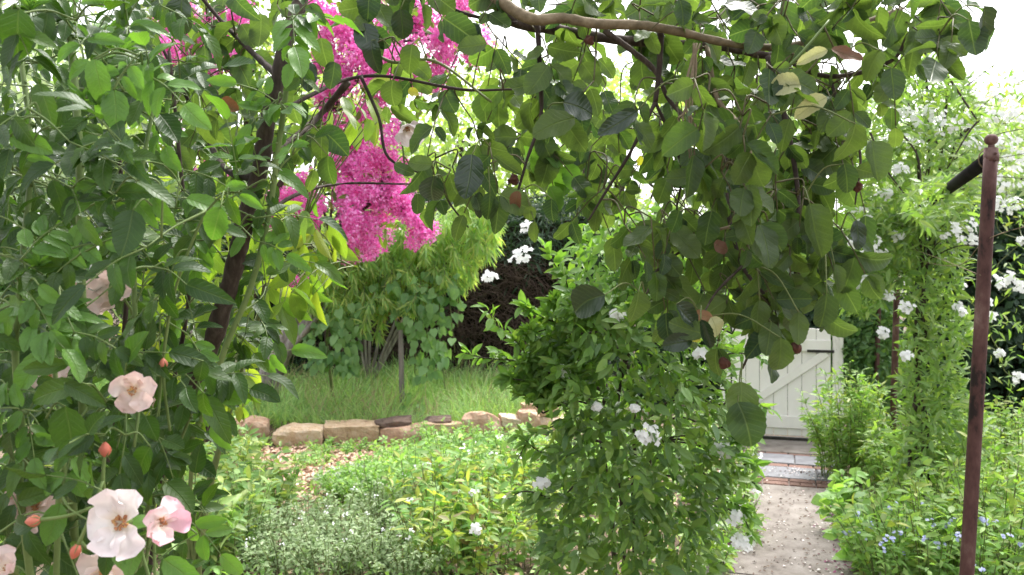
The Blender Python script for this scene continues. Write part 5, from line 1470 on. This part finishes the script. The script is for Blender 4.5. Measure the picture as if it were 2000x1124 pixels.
    # leaves that stand out in the picture
    H = [(247, 455, 100, .62, 95, .92, 'rose_leaf'), (415, 442, 82, .62, 115, 1.0, 'rose_young'), (122, 97, 66, .42, 160, .95, 'rose_young'), (140, 133, 78, .45, 165, .95, 'rose_young'), (207, 80, 78, .35, 5, .95, 'rose_young'), (188, 160, 96, .48, 80, .94, 'rose_young'), (222, 215, 84, .62, 85, .95, 'rose_young'),
         (62, 282, 80, .55, 20, .93, 'rose_young'), (78, 312, 58, .32, 8, .93, 'rose_young'), (132, 848, 112, .66, 90, .92, 'rose_leaf'), (90, 765, 118, .42, 170, .9, 'rose_leaf'), (165, 772, 92, .38, 30, .9, 'rose_leaf'), (85, 716, 96, .36, 175, .93, 'rose_leaf'), (25, 65, 100, .70, 100, .95, 'rose_leaf'), (228, 500, 60, .5, 100, .98, 'rose_leaf'),
         (270, 378, 84, .42, 0, .95, 'rose_leaf'), (160, 372, 68, .60, 160, .96, 'rose_leaf'), (190, 398, 70, .55, 150, .97, 'rose_leaf'), (110, 518, 92, .42, 180, .95, 'rose_leaf'), (15, 630, 62, .6, 110, .93, 'rose_young'), (108, 620, 50, .55, 70, .92, 'rose_young'), (100, 575, 56, .5, 40, .92, 'rose_young'), (450, 360, 70, .34, 190, 1.02, 'rose_young'), (455, 415, 60, .42, 70, 1.02, 'rose_leaf'), (490, 395, 60, .35, 30, 1.03, 'rose_young'),
         (270, 905, 76, .6, 125, .98, 'rose_leaf'), (290, 835, 52, .7, 60, 1.0, 'rose_leaf'), (395, 800, 66, .5, 95, 1.05, 'rose_leaf'), (20, 885, 84, .55, 95, .94, 'rose_leaf'), (30, 1025, 70, .55, 190, .93, 'rose_leaf'), (235, 905, 58, .5, 75, .98, 'rose_leaf'), (225, 880, 54, .6, 10, 1.0, 'rose_leaf'), (392, 730, 50, .6, 100, 1.05, 'rose_leaf'), (75, 440, 60, .6, 60, .96, 'rose_leaf'), (10, 320, 60, .6, 100, .93, 'rose_leaf'), (330, 600, 58, .5, 60, 1.05, 'rose_leaf'), (135, 1075, 60, .5, 160, .95, 'rose_leaf'), (205, 1100, 60, .5, 90, .95, 'rose_leaf')]
    for (x, y, L, wr, an, d, mt) in H:
        q = px_leaf(x, y, L, wr, an, d, (rng.normal(-.1, .2), rng.normal(0, .25)), 'rose', mt)
        one('leaf', q[3], q[4], q[0], q[1], q[2], M[mt], t, base)
        a = SK[0][np.argmin(np.linalg.norm(SK[0] - q[0], axis=1))]
        mm = MB(); mm.tube(smooth_line([a, (a + q[0]) / 2 + np.array([0, 0, .01]), q[0]], 5), .0014, .0011, 4)
        mm.build('leaf_stalk', M['cane'], t, base)
    # star-shaped leaf tips of the young shoots
    for (x, y, d) in [(60, 20, .95), (570, 130, 1.3), (40, 540, .95), (165, 200, .96), (190, 205, .96), (75, 520, .95), (238, 105, 1.0)]:
        for k in range(7):
            dr = norm(np.array([rng.normal(0, .7), rng.normal(-.3, .3), rng.uniform(.1, 1)]))
            one('leaf', 'rose', int(rng.integers(0, 4)), P(x, y, d), frames(dr[None], rand_dir(1, (0, -1, .4), .4))[0], np.array([.5, 1, 1]) * rng.uniform(.02, .036), M['rose_young'], t, base)
    pos, R, S, yg = np.array(pos), np.array(R), np.array(S), np.array(yg)
    foliage(t, base, 'rose', pos[~yg], R[~yg], S[~yg], M['rose_leaf'], 210)
    foliage(t, base, 'rose', pos[yg], R[yg], S[yg], M['rose_young'], 20, rest='young_foliage')
    for i, (x, y, sz, d, f, mt, op) in enumerate([(240, 1020, 128, .90, (.05, -1, .25), 'petal_white', 1.0), (312, 1022, 96, .93, (.55, -.85, .15), 'petal_pink', .9), (262, 762, 86, .95, (.25, -.9, -.1), 'petal_blush', .75), (228, 578, 92, 1.22, (-.2, -1, .3), 'petal_blush', .9), (98, 742, 90, 1.18, (0, -.9, .5), 'petal_blush', .9),
                                                    (210, 1112, 110, 1.0, (.1, -.8, -.3), 'petal_blush', .9), (75, 985, 100, 1.05, (-.1, -1, .2), 'petal_blush', .95), (15, 1112, 80, .95, (0, -.9, .5), 'petal_blush', .9), (792, 250, 66, 1.5, (.3, -.7, -.6), 'petal_white', .55), (165, 572, 60, 1.25, (0, -1, .1), 'petal_blush', .7), (310, 790, 40, 1.3, (.2, -1, 0), 'petal_blush', .5)]):
        rose_flower(t, base, x, y, sz, d, f, mt, op, i + 3)
    for (x, y, sz, d, stx) in [(205, 878, 28, .94, (-.1, -1)), (64, 1018, 28, .92, (.8, .1)), (147, 1078, 28, .92, (.3, .8)), (233, 1083, 27, .92, (-.8, .1)), (319, 710, 20, 1.05, (0, -1))]:
        rose_bud(t, base, x, y, sz, d, 'bud', stx)
rose_thicket()
